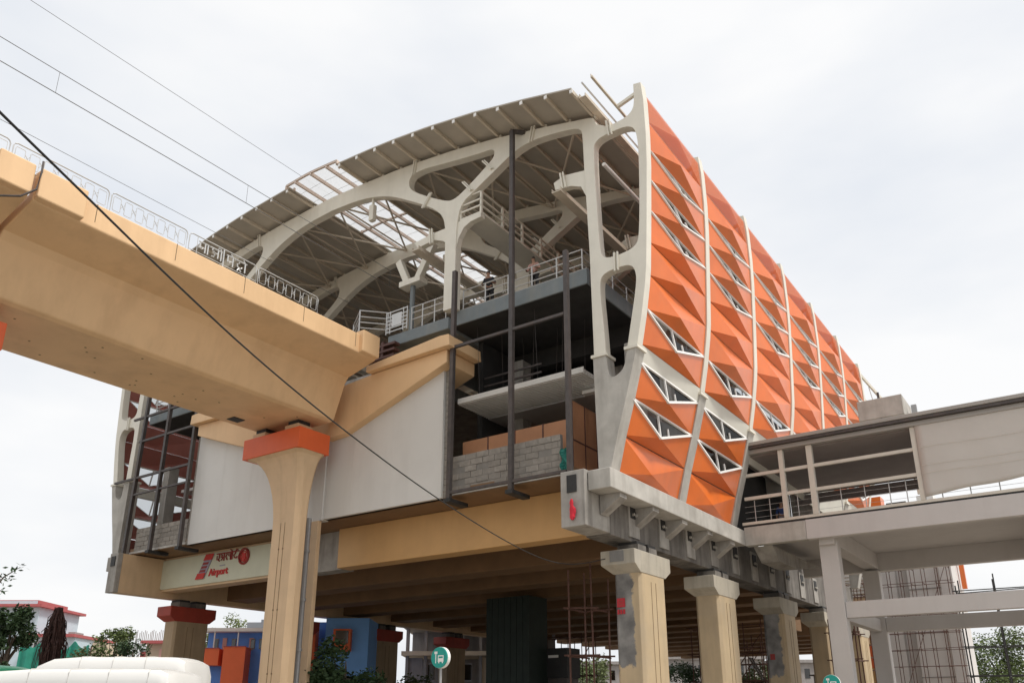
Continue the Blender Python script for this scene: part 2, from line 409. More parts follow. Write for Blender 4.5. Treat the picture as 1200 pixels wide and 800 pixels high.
for side, nb in ((1, NB), (-1, 4)):
    for k, (zt, zb) in enumerate(rows):
        for i in range(nb):
            if k >= 8 and side > 0 and i >= 2: continue
            m, e, gl = cell(zt, zb, side, k in WINDOW)
            pm = m.mesh('facade_panel', [SHEER if k == 0 else ORANGE, SHEER if k == 0 else ORANGE_IN])
            em = e.mesh('window_frame', WHITE) if e else None
            gm = gl.mesh('pane', GLASS) if gl else None
            off = (0, YF + BAY * i, 0)
            po = link('facade_panel', pm, st, off)
            if em: link('window_frame', em, po, off); link('pane', gm, po, off)
    # off-white strip between the two tiers
    band = MB(); bd2 = MB()
    for (m_, zt, zb) in ((band, 15.09, 14.48), (bd2, 15.09, 13.4)):
        a = [(W(side * (xo(zt) + .02)), .44, zt), (W(side * (xo(zt) + .02)), BAY - .02, zt), (W(side * (xo(zb) + .02)), BAY - .02, zb), (W(side * (xo(zb) + .02)), .44, zb)]
        b = [(p[0] - side * .08, p[1], p[2]) for p in a]
        m_.add(a + b, [(0, 1, 2, 3), (7, 6, 5, 4), (0, 4, 5, 1), (2, 6, 7, 3), (1, 5, 6, 2), (3, 7, 4, 0)])
    bm, bm2 = band.mesh('fascia_strip', BANDW), bd2.mesh('fascia_strip', BANDW)
    for i in range(nb):
        link('fascia_strip', bm2 if (side > 0 and i >= 2) else bm, st, (0, YF + BAY * i, 0))

# ---- floor slab, beams, ledges
Y1 = YF + BAY * NB + .5
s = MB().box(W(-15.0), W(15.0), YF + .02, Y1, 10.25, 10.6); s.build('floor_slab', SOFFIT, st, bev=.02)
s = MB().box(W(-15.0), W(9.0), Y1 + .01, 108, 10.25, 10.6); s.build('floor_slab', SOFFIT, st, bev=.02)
yb0 = 28.35
m = MB().box(W(.35), W(15.0), yb0, yb0 + .9, 8.3, 10.24); m.build('front_beam', OCHRE, st, bev=.03)
m = MB().box(W(-15.0), W(-2.2), yb0 + .05, yb0 + .9, 8.3, 10.24); m.build('front_beam', TAN2, st, bev=.03)
m = MB().box(W(-14.9), W(-2.2), yb0 - .05, yb0 + .045, 8.42, 10.1); sign = m.build('signboard', SIGNW, st, bev=.01)
m = MB().box(W(-2.15), W(.3), yb0 + .35, yb0 + 1.2, 8.3, 10.24); m.build('front_beam', CONC, st)
for k in range(15):
    y = 33.0 + 5.0 * k
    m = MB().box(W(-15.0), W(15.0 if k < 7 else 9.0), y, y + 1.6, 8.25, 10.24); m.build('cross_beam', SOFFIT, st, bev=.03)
for k in range(6):
    y = 30.6 + 5.0 * k
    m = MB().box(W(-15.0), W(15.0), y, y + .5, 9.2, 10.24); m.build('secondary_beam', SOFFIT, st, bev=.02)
for sd in (1, -1):
    if sd > 0:
        m = MB().box(W(15.05), W(16.08), 25.45, 27.3, 7.98, 10.08); m.build('edge_beam_end', CONC, st, bev=.03)
        m = MB().box(W(15.02), W(16.1), 27.3, Y1, 7.93, 10.1); eb = m.build('edge_beam', CONC_D, st, bev=.03)
    else:
        m = MB().box(W(-15.1), W(-14.3), 25.45, 25.75, 7.98, 10.2); m.build('edge_beam_end', CONC, st, bev=.02)
        m = MB().box(W(-15.08), W(-14.32), 25.751, Y1, 7.99, 10.18); eb = m.build('edge_beam', TAN2, st)
        MB().box(W(-15.9), W(-15.11), 25.75, 50, 9.3, 10.1).build('ledge', CONC, st, bev=.03)
        MB().box(W(-14.9), W(-14.5), 25.40, 25.445, 9.45, 10.0).build('cast_plate', BLACK, st)
        continue
    # slightly raised stiffener ribs and cast plates on the beam side
    for k in range(12):
        y = 28.7 + 2.75 * k
        mm = MB().prism_x([(y, 8.1), (y + .9, 8.1), (y + .9, 9.6), (y, 9.6)], W(sd * 16.1), W(sd * 16.16)); mm.build('bearing_plate', CONC, eb)
        mm = MB().box(W(sd * 16.16), W(sd * 16.19), y + .15, y + .7, 8.85, 9.45); mm.build('anchor_plate', BLACK, eb)
        for q in (.3, .55):
            mm = MB().tube([(W(sd * 16.19), y + q, 9.0), (W(sd * 16.27), y + q, 9.0)], .06, 8); mm.build('anchor_bolt', CONC_L, eb)
    L = MB().box(W(sd * 16.11), W(sd * 17.05), 25.65, 39.3 if sd > 0 else 50, 9.28, 10.03); lg = L.build('ledge', CONC_L, st, bev=.03)
    for k in range(5 if sd > 0 else 6):
        y = 26.5 + 2.75 * k
        mm = MB().prism([(W(sd * 16.12), 9.27), (W(sd * 16.95), 9.27), (W(sd * 16.95), 9.12), (W(sd * 16.12), 8.55)], y, y + .55); mm.build('corbel', CONC, lg)
    mm = MB().box(W(sd * 15.35), W(sd * 15.75), 25.40, 25.445, 9.25, 9.9); mm.build('cast_plate', BLACK, st)

# ---- white cladding wall at the front
def topz(x):
    x = abs(x)
    return 14.25 + max(0, (x - 1.6)) * .31
edges = [-9.45, -7.0, -4.6, -2.2, .62]
for a, b in zip(edges, edges[1:]):
    m = MB().prism([(W(a + .0015), 10.25), (W(b - .0015), 10.25), (W(b - .0015), topz(b)), (W(a + .0015), topz(a))], YF, YF + .25)
    m.build('cladding_panel', PANELW, st, bev=.003)
edges = [1.3, 3.1, 5.5, 8.5]
for a, b in zip(edges, edges[1:]):
    m = MB().prism([(W(a + .0015), 10.25), (W(b - .0015), 10.25), (W(b - .0015), topz(b)), (W(a + .0015), topz(a))], YF - .12, YF + .25)
    m.build('cladding_panel', PANELW, st, bev=.003)
m = MB().box(W(.63), W(1.29), YF - .2, YF + .24, 10.2, 14.3); m.build('pilaster', PANELW, st, bev=.015)
for sd in (1, -1):
    m = MB()
    for k in range(22): m.box(W(sd * 8.52), W(sd * 8.66 if sd > 0 else -9.6), YF + .01, YF + .24, 10.26 + k * .28, 10.26 + k * .28 + .262)
    m.build('wall_edge', BLOCK, st)

# ---- tan wings of the crosshead that carry the track slab
for sd in (1, -1):
    body = [(1.5, 14.05), (2.66, 14.12), (8.96, 16.25), (8.96, 16.86), (4.6, 16.75), (2.42, 16.6), (1.79, 15.95)]
    m = MB().prism([(W(sd * x), z) for x, z in body], 25.95, 28.0); wb = m.build('crosshead_wing', TAN, st, bev=.03)
    fl = [(4.3, 16.78), (8.96, 16.88), (9.35, 16.88), (9.3, 17.42), (8.72, 17.46), (4.3, 17.08)]
    m = MB().prism([(W(sd * x), z) for x, z in fl], 25.65, 28.0); m.build('wing_lip', TAN, wb, bev=.03)
m = MB().box(W(-1.9), W(1.9), 26.85, 27.9, 11, 16.5); m.build('crosshead', TAN, st, bev=.03)
m = MB().box(-30.2, -29.58, 26.25, 26.48, 0, 10.2); m.build('front_pier', TAN2, st, bev=.03)

# ---- platforms and track slab
for sd in (1, -1):
    prof = [(8.5, 18.48), (15.55, 18.48), (15.55, 19.2), (8.3, 19.2), (8.3, 18.6)]
    m = MB().box(W(sd * 8.4), W(sd * 15.6), 27.0, Y1 - 1, 18.5, 19.2); pl = m.build('platform_slab', SHADEIN, st)  # shade under the platform is in the slab colour; edge strips stay blue-grey
    MB().box(W(sd * 8.38), W(sd * 15.66), 26.9, 26.99, 18.48, 19.2).build('platform_front_edge', SLABG, st, bev=.03)
    MB().box(W(sd * 15.61), W(sd * 15.68), 27.0, Y1 - 1, 18.48, 19.2).build('platform_side_edge', SLABG, st)
    m = MB().box(W(sd * 4.6), W(sd * 8.39), 26.7, Y1 - 1, 18.35, 18.95); m.build('platform_edge', SLABG, st, bev=.04)
    for k in range(5):
        y = 31.5 + 6.1 * k
        m = MB().box(W(sd * 8.45), W(sd * 15.5), y, y + .6, 17.6, 18.5); m.build('platform_beam', SHADEIN, st)
    # railing along the platform end and side
    rl = MB()
    for z in (19.55, 19.9, 20.27):
        rl.tube([(W(sd * 8.95), 27.08, z), (W(sd * 15.35), 27.08, z)], .028, 6)
        rl.tube([(W(sd * 15.35), 27.08, z), (W(sd * 15.35), 58, z)], .028, 6)
    ro = rl.build('platform_railing', RAILW, st)
    for k in range(6):
        x = 8.95 + 1.28 * k
        MB().tube([(W(sd * x), 27.08, 19.2), (W(sd * x), 27.08, 20.28)], .032, 6).build('railing_post', RAILW, ro)
    for k in range(1, 16):
        MB().tube([(W(sd * 15.35), 27.08 + 1.35 * k, 19.2), (W(sd * 15.35), 27.08 + 1.35 * k, 20.28)], .032, 6).build('railing_post', RAILW, ro)
    # kerb of the platform end
    MB().box(W(sd * 8.4), W(sd * 15.6), 27.0, 27.2, 19.2, 19.28).build('platform_kerb', CONC_L, st)
m = MB().box(W(-4.6), W(4.6), 28.0, Y1 - 1, 17.2, 18.0); m.build('track_slab', CONC, st)
# railing and gate at the end of the track zone
gr = MB()
for z in (19.35, 19.65, 19.95, 20.28):
    gr.tube([(W(2.1), 26.75, z), (W(3.55), 25.75, z), (W(4.5), 26.75, z)], .03, 6)
for x, y in ((2.1, 26.75), (3.55, 25.75), (4.5, 26.75)): gr.tube([(W(x), y, 19.15), (W(x), y, 20.3)], .035, 6)
gr.build('end_railing', RAILW, st)
gr = MB()
for z in (19.1, 19.3, 19.5, 19.7, 19.9, 20.15): gr.bar((W(4.55), 26.6, z), (W(5.9), 26.6, z), .035, .05)
for x in (4.55, 4.8, 5.65, 5.9): gr.bar((W(x), 26.6, 19.0), (W(x), 26.6, 20.2), .045)
gr.box(W(4.9), W(5.55), 26.58, 26.62, 19.35, 20.0)
gr.build('end_gate', RAILW, st)
gr = MB()
for z in (19.5, 19.85, 20.15): gr.tube([(W(6.0), 26.8, z), (W(8.2), 26.8, z)], .028, 6)
for x in (6.0, 6.7, 7.45, 8.15): gr.tube([(W(x), 26.8, 18.9), (W(x), 26.8, 20.17)], .03, 6)
gr.build('end_railing', RAILW, st)
m = MB()
for k in range(3): m.box(W(3.8), W(5.6), 26.1 + .02 * k, 26.5, 17.5 + .32 * k, 17.62 + .32 * k)
m.box(W(4.7), W(4.85), 26.15, 26.5, 17.5, 18.4); m.build('timber_shuttering', BROWN_D, st)

# ---- what is seen inside the right end
for sd in (1, -1):
    m = MB().box(W(sd * 8.7), W(sd * 15.6), 38.0, 38.3, 10.6, 18.45); m.build('inner_wall', SHADEIN, st)
    m = MB().box(W(sd * 8.4), W(sd * 8.68), 29.0, 38.0, 10.6, 18.45); m.build('inner_wall', SHADEIN, st)
    m = MB().box(W(sd * 8.72), W(sd * 15.2), 29.4, 37.9, 14.62, 14.8); m.build('ceiling_board', GREYPAINT, st)
    for x, y in ((9.4, 30.2), (13.0, 33.5)):
        m = MB().box(W(sd * x), W(sd * (x + .75)), y, y + .75, 13.75, 17.6); m.build('inner_column', CONC, st, bev=.02)
    mm = MB().box(W(sd * 16.15), W(sd * 16.75), 29.0, 29.7, 12.2, 16.4); mm.build('inner_column', CONC_L, st, bev=.03)
m = MB()
for k in range(13): m.box(W(8.75), W(15.25), 27.15 + .17 * k, 27.15 + .17 * k + .085, 14.62, 14.76)
m.box(W(8.75), W(15.25), 27.08, 27.13, 14.66, 14.90)
for x in (9.5, 11.5, 13.5, 15.2): m.box(W(x), W(x + .05), 27.15, 29.35, 14.762, 14.80)
tag(m.build('louvre_ceiling', LOUVRE, st), None, None, None, 'stuff')
MB().box(W(14.4), W(16.6), 28.4, 28.7, 14.3, 14.45).build('light_fitting', WHITE, st)
# hanging rods
for k in range(11):
    x = 9.6 + .52 * k; y = 27.6 + 1.1 * (k % 3)
    MB().tube([(W(x + random.uniform(-.25, .25)), y, 18.5), (W(x), y, 14.85)], .008, 5).build('hanger_rod', STEEL, st)
for z in (16.1, 16.5):
    MB().bar((W(8.8), 29.0, z), (W(12.0), 29.0, z), .08).build('service_pipe', STEEL, st)
MB().box(W(10.6), W(11.7), 29.8, 30.9, 14.9, 16.2).build('duct_box', CONC, st, bev=.03)
# brown partition boards
for a in range(4):
    x = 8.8 + 1.42 * a
    MB().box(W(x), W(x + 1.36), 27.45, 27.5, 10.6, 12.95).build('partition_board', BROWN, st)
    MB().box(W(x + 1.36), W(x + 1.42), 27.43, 27.5, 10.6, 12.97).build('partition_trim', BROWN_D, st)
for a in range(5):
    y = 27.3 + 1.0 * a
    for z0, z1 in ((10.6, 11.95), (12.0, 13.65)):
        MB().box(W(14.5), W(14.55), y, y + .95, z0, z1).build('partition_board', BROWN, st)
    MB().box(W(14.49), W(14.57), y + .95, y + 1.0, 10.6, 13.66).build('partition_trim', BROWN_D, st)
MB().box(W(14.49), W(14.57), 27.3, 32.3, 11.95, 12.0).build('partition_trim', BROWN_D, st)
MB().box(W(14.47), W(14.57), 27.22, 27.3, 10.6, 13.7).build('partition_trim', BROWN_D, st)

# ---- concrete block parapets left and right
def block_wall(xa, xb, z0, n, h, bl, z0b=None):
    bw = MB().box(W(xa), W(xb), YF + .03, YF + .17, z0, z0 + n * h - .01).build('block_wall', MORTAR, st)
    shared = {}
    for r_ in range(n):
        x = xa - (bl / 2 if r_ % 2 else 0)
        while x < xb - .05:
            a, b = max(x, xa), min(x + bl, xb)
            if b - a > .1:
                key = (round(b - a, 2), random.randint(0, 2))
                if key not in shared:
                    d = random.uniform(0, .02)
                    shared[key] = MB().box(.012, b - a - .012, d, .2, .012, h - .012).mesh('block', BLOCK)
                link('block', shared[key], bw, (W(a), YF + random.uniform(-.012, .012), z0 + r_ * h))
            x += bl
block_wall(8.75, 14.45, 10.42, 6, .265, .62)
block_wall(-14.6, -9.65, 10.42, 5, .265, .62)
MB().box(W(8.7), W(14.9), YF - .03, YF + .3, 10.3, 10.415).build('slab_edge', CONC_L, st)
MB().box(W(-15.0), W(-9.6), YF - .03, YF + .3, 10.3, 10.415).build('slab_edge', CONC_L, st)

# ---- roof: sheets, purlins, skylight, bracing, gutter
roofz = [(-x, z + .24) for x, z in beam_top[4:]] + [(x, z + .24) for x, z in reversed(beam_top[4:-1])]
roofz.append((16.4, 26.45)); roofz.insert(0, (-16.4, 26.45))
def rz(x): return interp(roofz, x)
YR0, YR1 = 24.75, Y1 + 1.2
def sheet(xa, xb, n):
    m = MB()
    xs = [lerp(xa, xb, k / n) for k in range(n + 1)]
    poly = [(W(x), rz(x) + .02) for x in xs] + [(W(x), rz(x) + .09) for x in reversed(xs)]
    m.prism(poly, YR0, YR1)
    return m
sheet(-16.4, -1.55, 30).build('roof_sheet', ROOFM, st)
sheet(2.05, 16.4, 30).build('roof_sheet', ROOFM, st)
px_list = [-1.75 - 1.28 * k for k in range(12)] + [2.3 + 1.28 * k for k in range(12)]
for x in px_list:
    z = rz(x) - .02
    m = MB().box(W(x) - .05, W(x) + .05, YR0 + .03, YR1 - .1, z - .13, z + .035)
    po = m.build('purlin', PURLIN, st)
    MB().box(W(x) - .07, W(x) + .07, YR0 - .01, YR0 + .03, z - .16, z + .01).build('purlin_cap', WHITE, po)
    cl = MB()
    for i in range(3): cl.box(W(x) + .05, W(x) + .15, YF + BAY * i + .1, YF + BAY * i + .3, z - .2, z - .02)
    cl.build('purlin_cleat', CREAM, po)
# raised skylight
SKX = (-1.75, 2.2)
m = MB(); n = 10
xs = [lerp(SKX[0], SKX[1], k / n) for k in range(n + 1)]
def sz(x): return rz(x) + .24 - .04 * ((x - .2) / 2) ** 2
poly = [(W(x), sz(x)) for x in xs] + [(W(x), sz(x) + .03) for x in reversed(xs)]
m.prism(poly, YR0 - .1, YR1 - .3); sk = m.build('skylight', POLY, st)
for x in (-1.75, -1.0, .2, 1.4, 2.2):
    z = sz(x) - .1
    MB().box(W(x) - .05, W(x) + .05, YR0 - .1, YR1 - .3, z - .1, z + .09).build('glazing_bar', PINKBAR, sk)
for k in range(44):
    y = YR0 - .05 + .95 * k
    if y < YR1 - .4:
        b = MB()
        for a_, c_ in zip(xs, xs[1:]): b.bar((W(a_), y, sz(a_) - .02), (W(c_), y, sz(c_) - .02), .014 if k % 6 else .10, .014 if k % 6 else .12)
        b.build('glazing_rib', RAILW if k % 6 else PINKBAR, sk)
for x in (-1.5, 2.0):
    for i in range(8):
        y = YR0 + .3 + 5.2 * i
        MB().bar((W(x), y, rz(x)), (W(x), y, sz(x) - .05), .09).build('skylight_post', PINKBAR, sk)
# bracing between the frames
nodes = [-15.2, -10.6, -6.6, -3.3, 0, 3.3, 6.6, 10.6, 15.2]
for i in range(3):
    ya, yb = YF + BAY * i + .42, YF + BAY * (i + 1)
    for a, b in zip(nodes, nodes[1:]):
        if -5 < a < 4.4 and a != 0: pass
        for p, q in ((a, b), (b, a)):
            MB().tube([(W(p), ya, rz(p) - .62), (W(q), yb, rz(q) - .62)], .055, 6).build('brace_rod', PURLIN, st)
    for p in nodes:
        MB().tube([(W(p), ya, rz(p) - .52), (W(p), yb, rz(p) - .52)], .05, 6).build('tie_tube', PURLIN, st)
for sd in (1, -1):
    m = MB().box(W(sd * 16.48), W(sd * 16.52), YR0 + .5, YR1, 26.3, 26.5).box(W(sd * 16.52), W(sd * 16.8), YR0 + .5, YR1, 26.3, 26.33).box(W(sd * 16.76), W(sd * 16.8), YR0 + .5, YR1, 26.33, 26.45)
    m.build('gutter', PURLIN, st)
    MB().tube([(W(sd * 16.75), YR0 + .3, 26.85), (W(sd * 16.75), YR1, 26.85)], .045, 6).build('gutter_rail', RAILW, st)
    m = MB().box(W(sd * 17.5), W(sd * 17.6), YR0 - .3, YR1, 26.28, 26.36).box(W(sd * 17.5), W(sd * 17.53), YR0 - .3, YR1, 26.36, 26.46)
    m.build('fascia_rail', PURLIN, st)
    for i in range(NB + 1):
        y = YF + BAY * i + .15
        MB().bar((W(sd * 17.55), y, 26.3), (W(sd * 18.45), y, 26.55), .14).build('rail_stub', CREAM, st)
    # cable trays under the brackets
    for x, z in ((14.6, 23.05), (6.5, 22.95)):
        m = MB().box(W(sd * x) - .2, W(sd * x) + .2, YF - .2, Y1, z - .05, z).box(W(sd * x) - .22, W(sd * x) - .2, YF - .2, Y1, z - .05, z + .16).box(W(sd * x) + .2, W(sd * x) + .22, YF - .2, Y1, z - .05, z + .16)
        m.build('cable_tray', PURLIN, st)
    MB().tube([(W(sd * 16.6), YF + .5, 24.0), (W(sd * 16.6), Y1, 24.0)], .09, 8).build('lighting_tube', WHITE, st)
    # maintenance catwalk hung from the post
    cw = MB().box(W(sd * 9.0), W(sd * 10.3), YF + .1, Y1, 23.74, 23.86).build('catwalk', CREAM, st)
    for x in (9.05, 10.25):
        r_ = MB()
        for z in (24.2, 24.55, 24.95): r_.bar((W(sd * x), YF + .1, z), (W(sd * x), Y1, z), .07)
        r_.build('catwalk_rail', CREAM, cw)
        for k in range(14):
            MB().box(W(sd * x) - .05, W(sd * x) + .05, YF + .1 + 1.7 * k, YF + .22 + 1.7 * k, 23.86, 25.0).build('catwalk_post', CREAM, cw)
    r_ = MB()
    for z in (24.2, 24.55, 24.95): r_.bar((W(sd * 9.05), YF + .12, z), (W(sd * 10.25), YF + .12, z), .07)
    r_.build('catwalk_rail', CREAM, cw)
# loudspeaker / lamp boxes hung from the arch
for x in (-5.2, 3.0):
    for i in range(2):
        y = YF + BAY * i + .2; z = rz(x) - 1.15 if abs(x) > 4 else 27.0
        m = MB().box(W(x) - .16, W(x) + .16, y - .14, y + .14, z - .95, z); lo = m.build('hanging_lamp', CREAM, st, bev=.04)
        MB().box(W(x) - .05, W(x) + .05, y - .05, y + .05, z, z + .7).build('lamp_hanger', CREAM, lo)
# Y shaped mast on the track zone
m = MB().tube([(W(4.9), 28.0, 18.9), (W(4.9), 28.0, 22.2)], .13, 8)
ms = m.build('mast', SLABG, st)
m = MB().bar((W(3.9), 28, 23.9), (W(4.55), 28, 22.5), .3, .35).bar((W(6.2), 28, 24.2), (W(5.25), 28, 22.5), .3, .35).box(W(4.2), W(5.6), 27.7, 28.3, 22.2, 22.5)
m.build('mast_fork', CREAM, ms)

# ---- lettering and emblem on the signboard
RED = mat('sign_red', (.55, .04, .03), .5, .05, 3); DKRED = mat('sign_dark_red', (.30, .035, .03), .5, .1, 3); GREYL = mat('sign_grey', (.30, .28, .34), .5, .1, 3)
ys = yb0 - .05
def sX(x): return -39.40 + (x + 9.35) * .84
mm = MB().prism([(sX(-11.95), 8.72), (sX(-11.1), 8.72), (sX(-10.25), 10.02), (sX(-11.05), 10.02)], ys - .05, ys); lgx = mm.build('logo_plate', GREYL, sign)
MB().prism([(sX(-11.98), 8.70), (sX(-11.12), 8.70), (sX(-10.92), 9.0), (sX(-11.77), 9.0)], ys - .09, ys - .051).build('logo_foot', RED, lgx) if False else None
def child2(mb, name, m_): return mb.build(name, m_, sign)
child2(MB().prism([(sX(-11.98), 8.70), (sX(-11.12), 8.70), (sX(-10.92), 9.02), (sX(-11.77), 9.02)], ys - .09, ys - .051), 'logo_foot', RED)
child2(MB().prism([(sX(-11.28), 9.72), (sX(-10.42), 9.72), (sX(-10.22), 10.05), (sX(-11.05), 10.05)], ys - .09, ys - .051), 'logo_head', RED)
for k in range(3):
    z = 9.08 + .2 * k
    child2(MB().prism([(sX(-11.6 + .13 * k), z), (sX(-11.05 + .13 * k), z), (sX(-10.96 + .13 * k), z + .12), (sX(-11.52 + .13 * k), z + .12)], ys - .08, ys - .051), 'logo_bar', DKRED)
child2(MB().tube([(sX(-7.1) + .40 * math.cos(t), ys - .04, 9.62 + .40 * math.sin(t)) for t in [2 * math.pi * k / 24 for k in range(24)]], .07, 6, closed=True), 'emblem_ring', DKRED)
child2(MB().tube([(sX(-7.1) + .27 * math.cos(t), ys - .03, 9.62 + .27 * math.sin(t)) for t in [2 * math.pi * k / 20 for k in range(20)]], .03, 6, closed=True), 'emblem_ring', RED)
child2(MB().prism([(sX(-7.3), 9.5), (sX(-7.1), 9.38), (sX(-6.9), 9.5), (sX(-6.95), 9.8), (sX(-7.25), 9.8)], ys - .06, ys - .001), 'emblem_core', RED)
child2(MB().box(sX(-9.55), sX(-9.0), ys - .03, ys, 9.28, 9.33), 'sign_rule', GREYL)
fc = bpy.data.curves.new('airport', 'FONT'); fc.body = 'Airport'; fc.size = .54; fc.extrude = .03; fc.offset = .012
tmp = bpy.data.objects.new('tmp', fc); COL.objects.link(tmp)
dg = bpy.context.evaluated_depsgraph_get(); dg.update()
me = bpy.data.meshes.new_from_object(tmp.evaluated_get(dg)); bpy.data.objects.remove(tmp)
for v in me.vertices: v.co = (v.co.x, -v.co.z, v.co.y)
me.materials.clear(); me.materials.append(RED)
link('letters_airport', me, sign, (sX(-10.6), ys - .03, 8.82))
# the word above it, drawn with strokes (headline bar with letters hanging below)
def strokes(polys, x0, z0, sc, ang, y, r, mats, name, parent):
    m = MB()
    for p in polys:
        pts = [(x0 + a * sc, y, z0 + b * sc + a * sc * ang) for a, b in p]
        m.tube(pts, r, 6)
    return m.build(name, mats, parent)
AIR = [[(0, 1), (4.6, 1)],
       [(.1, .75), (.1, .25), (.45, .2), (.6, .5), (.6, 1)], [(.45, .2), (.7, 0)],
       [(.95, .85), (1.2, .75), (1.0, .5), (1.3, .35), (1.0, .1)], [(1.25, .5), (1.6, .5)], [(1.6, 1), (1.6, 0)],
       [(2.0, 1), (2.2, .8), (1.95, .5), (2.3, .05)],
       [(2.55, 1), (2.55, .55), (2.9, .45), (2.95, 1)], [(2.95, 1), (2.95, 0)], [(3.25, 1), (3.25, 0)], [(3.25, 1), (3.0, 1.3), (2.75, 1.35)],
       [(3.9, 1), (3.9, .75), (3.6, .55), (3.75, .2), (4.1, .1), (4.3, .3)], [(3.9, 1), (4.1, 1.3), (4.35, 1.2)]]
strokes(AIR, sX(-9.95), 9.55, .42, 0, ys - .04, .035, DKRED, 'letters_word', sign)

# ================================================================== PILLARS UNDER THE STATION
def pillar(X0_, X1_, Y0_, Y1_, ztop, capm, shm, label, capz=.85, ov=.12, ch=.3, patch=None, cat='pillar', group='pillars under the station', ovy=.3):
    o = thing('station_pillar', label, cat, ((X0_ + X1_) / 2, (Y0_ + Y1_) / 2, 0), group)
    c = .12
    sh = MB().prism_z([(X0_ + c, Y0_), (X1_ - c, Y0_), (X1_, Y0_ + c), (X1_, Y1_ - c), (X1_ - c, Y1_), (X0_ + c, Y1_), (X0_, Y1_ - c), (X0_, Y0_ + c)], 0, ztop - capz + .01)
    shaft = sh.build('shaft', shm, o, bev=.02)
    # cap: chamfered below, wider along the beam
    za, zb_ = ztop - capz, ztop
    a = (X0_ - ov, X1_ + .03, Y0_ - ovy, Y1_ + ovy); b = (X0_ - .01, X1_ + .02, Y0_ - .01, Y1_ + .01)
    vs = [(b[0], b[2], za), (b[1], b[2], za), (b[1], b[3], za), (b[0], b[3], za)]
    for z in (za + ch, zb_): vs += [(a[0], a[2], z), (a[1], a[2], z), (a[1], a[3], z), (a[0], a[3], z)]
    fs = [(3, 2, 1, 0), (8, 9, 10, 11)]
    for k in (0, 4):
        for i in range(4): fs.append((k + i, k + (i + 1) % 4, k + 4 + (i + 1) % 4, k + 4 + i))
    MB().add(vs, fs).build('cap', capm, o, bev=.02)
    MB().box((X0_ + X1_) / 2 - .5, (X0_ + X1_) / 2 + .4, Y0_ + .25, Y0_ + .95, ztop, ztop + .3).build('bearing', CONC_D, o); MB().box((X0_ + X1_) / 2 - .45, (X0_ + X1_) / 2 + .35, Y0_ + .25, Y0_ + .95, ztop + .3, ztop + .42).build('bearing_pad', BLACK, o)
    MB().box((X0_ + X1_) / 2 - .5, (X0_ + X1_) / 2 + .4, Y1_ - .95, Y1_ - .25, ztop, ztop + .3).build('bearing', CONC_D, o); MB().box((X0_ + X1_) / 2 - .45, (X0_ + X1_) / 2 + .35, Y1_ - .95, Y1_ - .25, ztop + .3, ztop + .42).build('bearing_pad', BLACK, o)
    return o, shaft
def groove(o, x, y0, y1, zt, m_):
    for y in (y0, y1): MB().box(x - .002, x + .012, y - .012, y + .012, .2, zt).build('formwork_line', m_, o)
PTAN = mat('pillar_tan_paint', (.50, .385, .24), .65, .10, .8, .10, 8, blotch=.25, bcol=(.40, .34, .26), streak=.45, scol=(.30, .24, .17), sscale=1.2)
CAPG = mat('pillar_cap_cement', (.44, .40, .325), .8, .12, 1.2, .15, 12, blotch=.5, bcol=(.34, .32, .29), streak=.5, scol=(.22, .2, .17))
def patched(name, zlow, xedge):
    m = PTAN.copy(); m.name = name
    n, l = m.node_tree.nodes, m.node_tree.links
    b = n['Principled BSDF']; src = b.inputs['Base Color'].links[0].from_socket
    tc = n.new('ShaderNodeTexCoord'); sp = n.new('ShaderNodeSeparateXYZ'); l.new(tc.outputs['Object'], sp.inputs[0])
    no = n.new('ShaderNodeTexNoise'); no.inputs['Scale'].default_value = 2.6; no.inputs['Detail'].default_value = 9; no.inputs['Roughness'].default_value = .68
    l.new(tc.outputs['Object'], no.inputs['Vector'])
    def edge(sock, k, lo, hi, flip):
        a = n.new('ShaderNodeMath'); a.operation = 'MULTIPLY_ADD'; l.new(no.outputs['Fac'], a.inputs[0]); a.inputs[1].default_value = k; l.new(sock, a.inputs[2])
        r_ = n.new('ShaderNodeMapRange'); l.new(a.outputs[0], r_.inputs[0]); r_.inputs[1].default_value = lo + k * .5; r_.inputs[2].default_value = hi + k * .5
        r_.inputs[3].default_value = 1 if flip else 0; r_.inputs[4].default_value = 0 if flip else 1
        return r_.outputs[0]
    e1 = edge(sp.outputs[0], .55, xedge - .03, xedge + .03, True); e2 = edge(sp.outputs[2], 1.6, zlow - .06, zlow + .06, False)
    mu = n.new('ShaderNodeMath'); mu.operation = 'MULTIPLY'; l.new(e1, mu.inputs[0]); l.new(e2, mu.inputs[1])
    n2 = n.new('ShaderNodeTexNoise'); n2.inputs['Scale'].default_value = 1.3; n2.inputs['Detail'].default_value = 8; l.new(tc.outputs['Object'], n2.inputs['Vector'])
    rp = n.new('ShaderNodeValToRGB'); rp.color_ramp.elements[0].color = (.13, .125, .12, 1); rp.color_ramp.elements[1].color = (.30, .29, .275, 1)
    rp.color_ramp.elements[0].position = .35; rp.color_ramp.elements[1].position = .65; l.new(n2.outputs['Fac'], rp.inputs[0])
    mx = n.new('ShaderNodeMix'); mx.data_type = 'RGBA'; l.new(mu.outputs[0], mx.inputs[0]); l.new(src, mx.inputs[6]); l.new(rp.outputs[0], mx.inputs[7])
    l.new(mx.outputs[2], b.inputs['Base Color'])
    return m
PT0, PT2 = patched('pillar_part_bare_front', 3.15, -14.55), patched('pillar_part_bare_third', 3.5, -14.45)
PSEAM = mat('joint_dark_brown', (.20, .14, .08), .8, .1, 2)  # dark brown for joint lines and small holes
PATCH = mat('raw_concrete_patch', (.25, .245, .235), .9, .14, 1.4, .15, 14, streak=.45, scol=(.12, .115, .11))
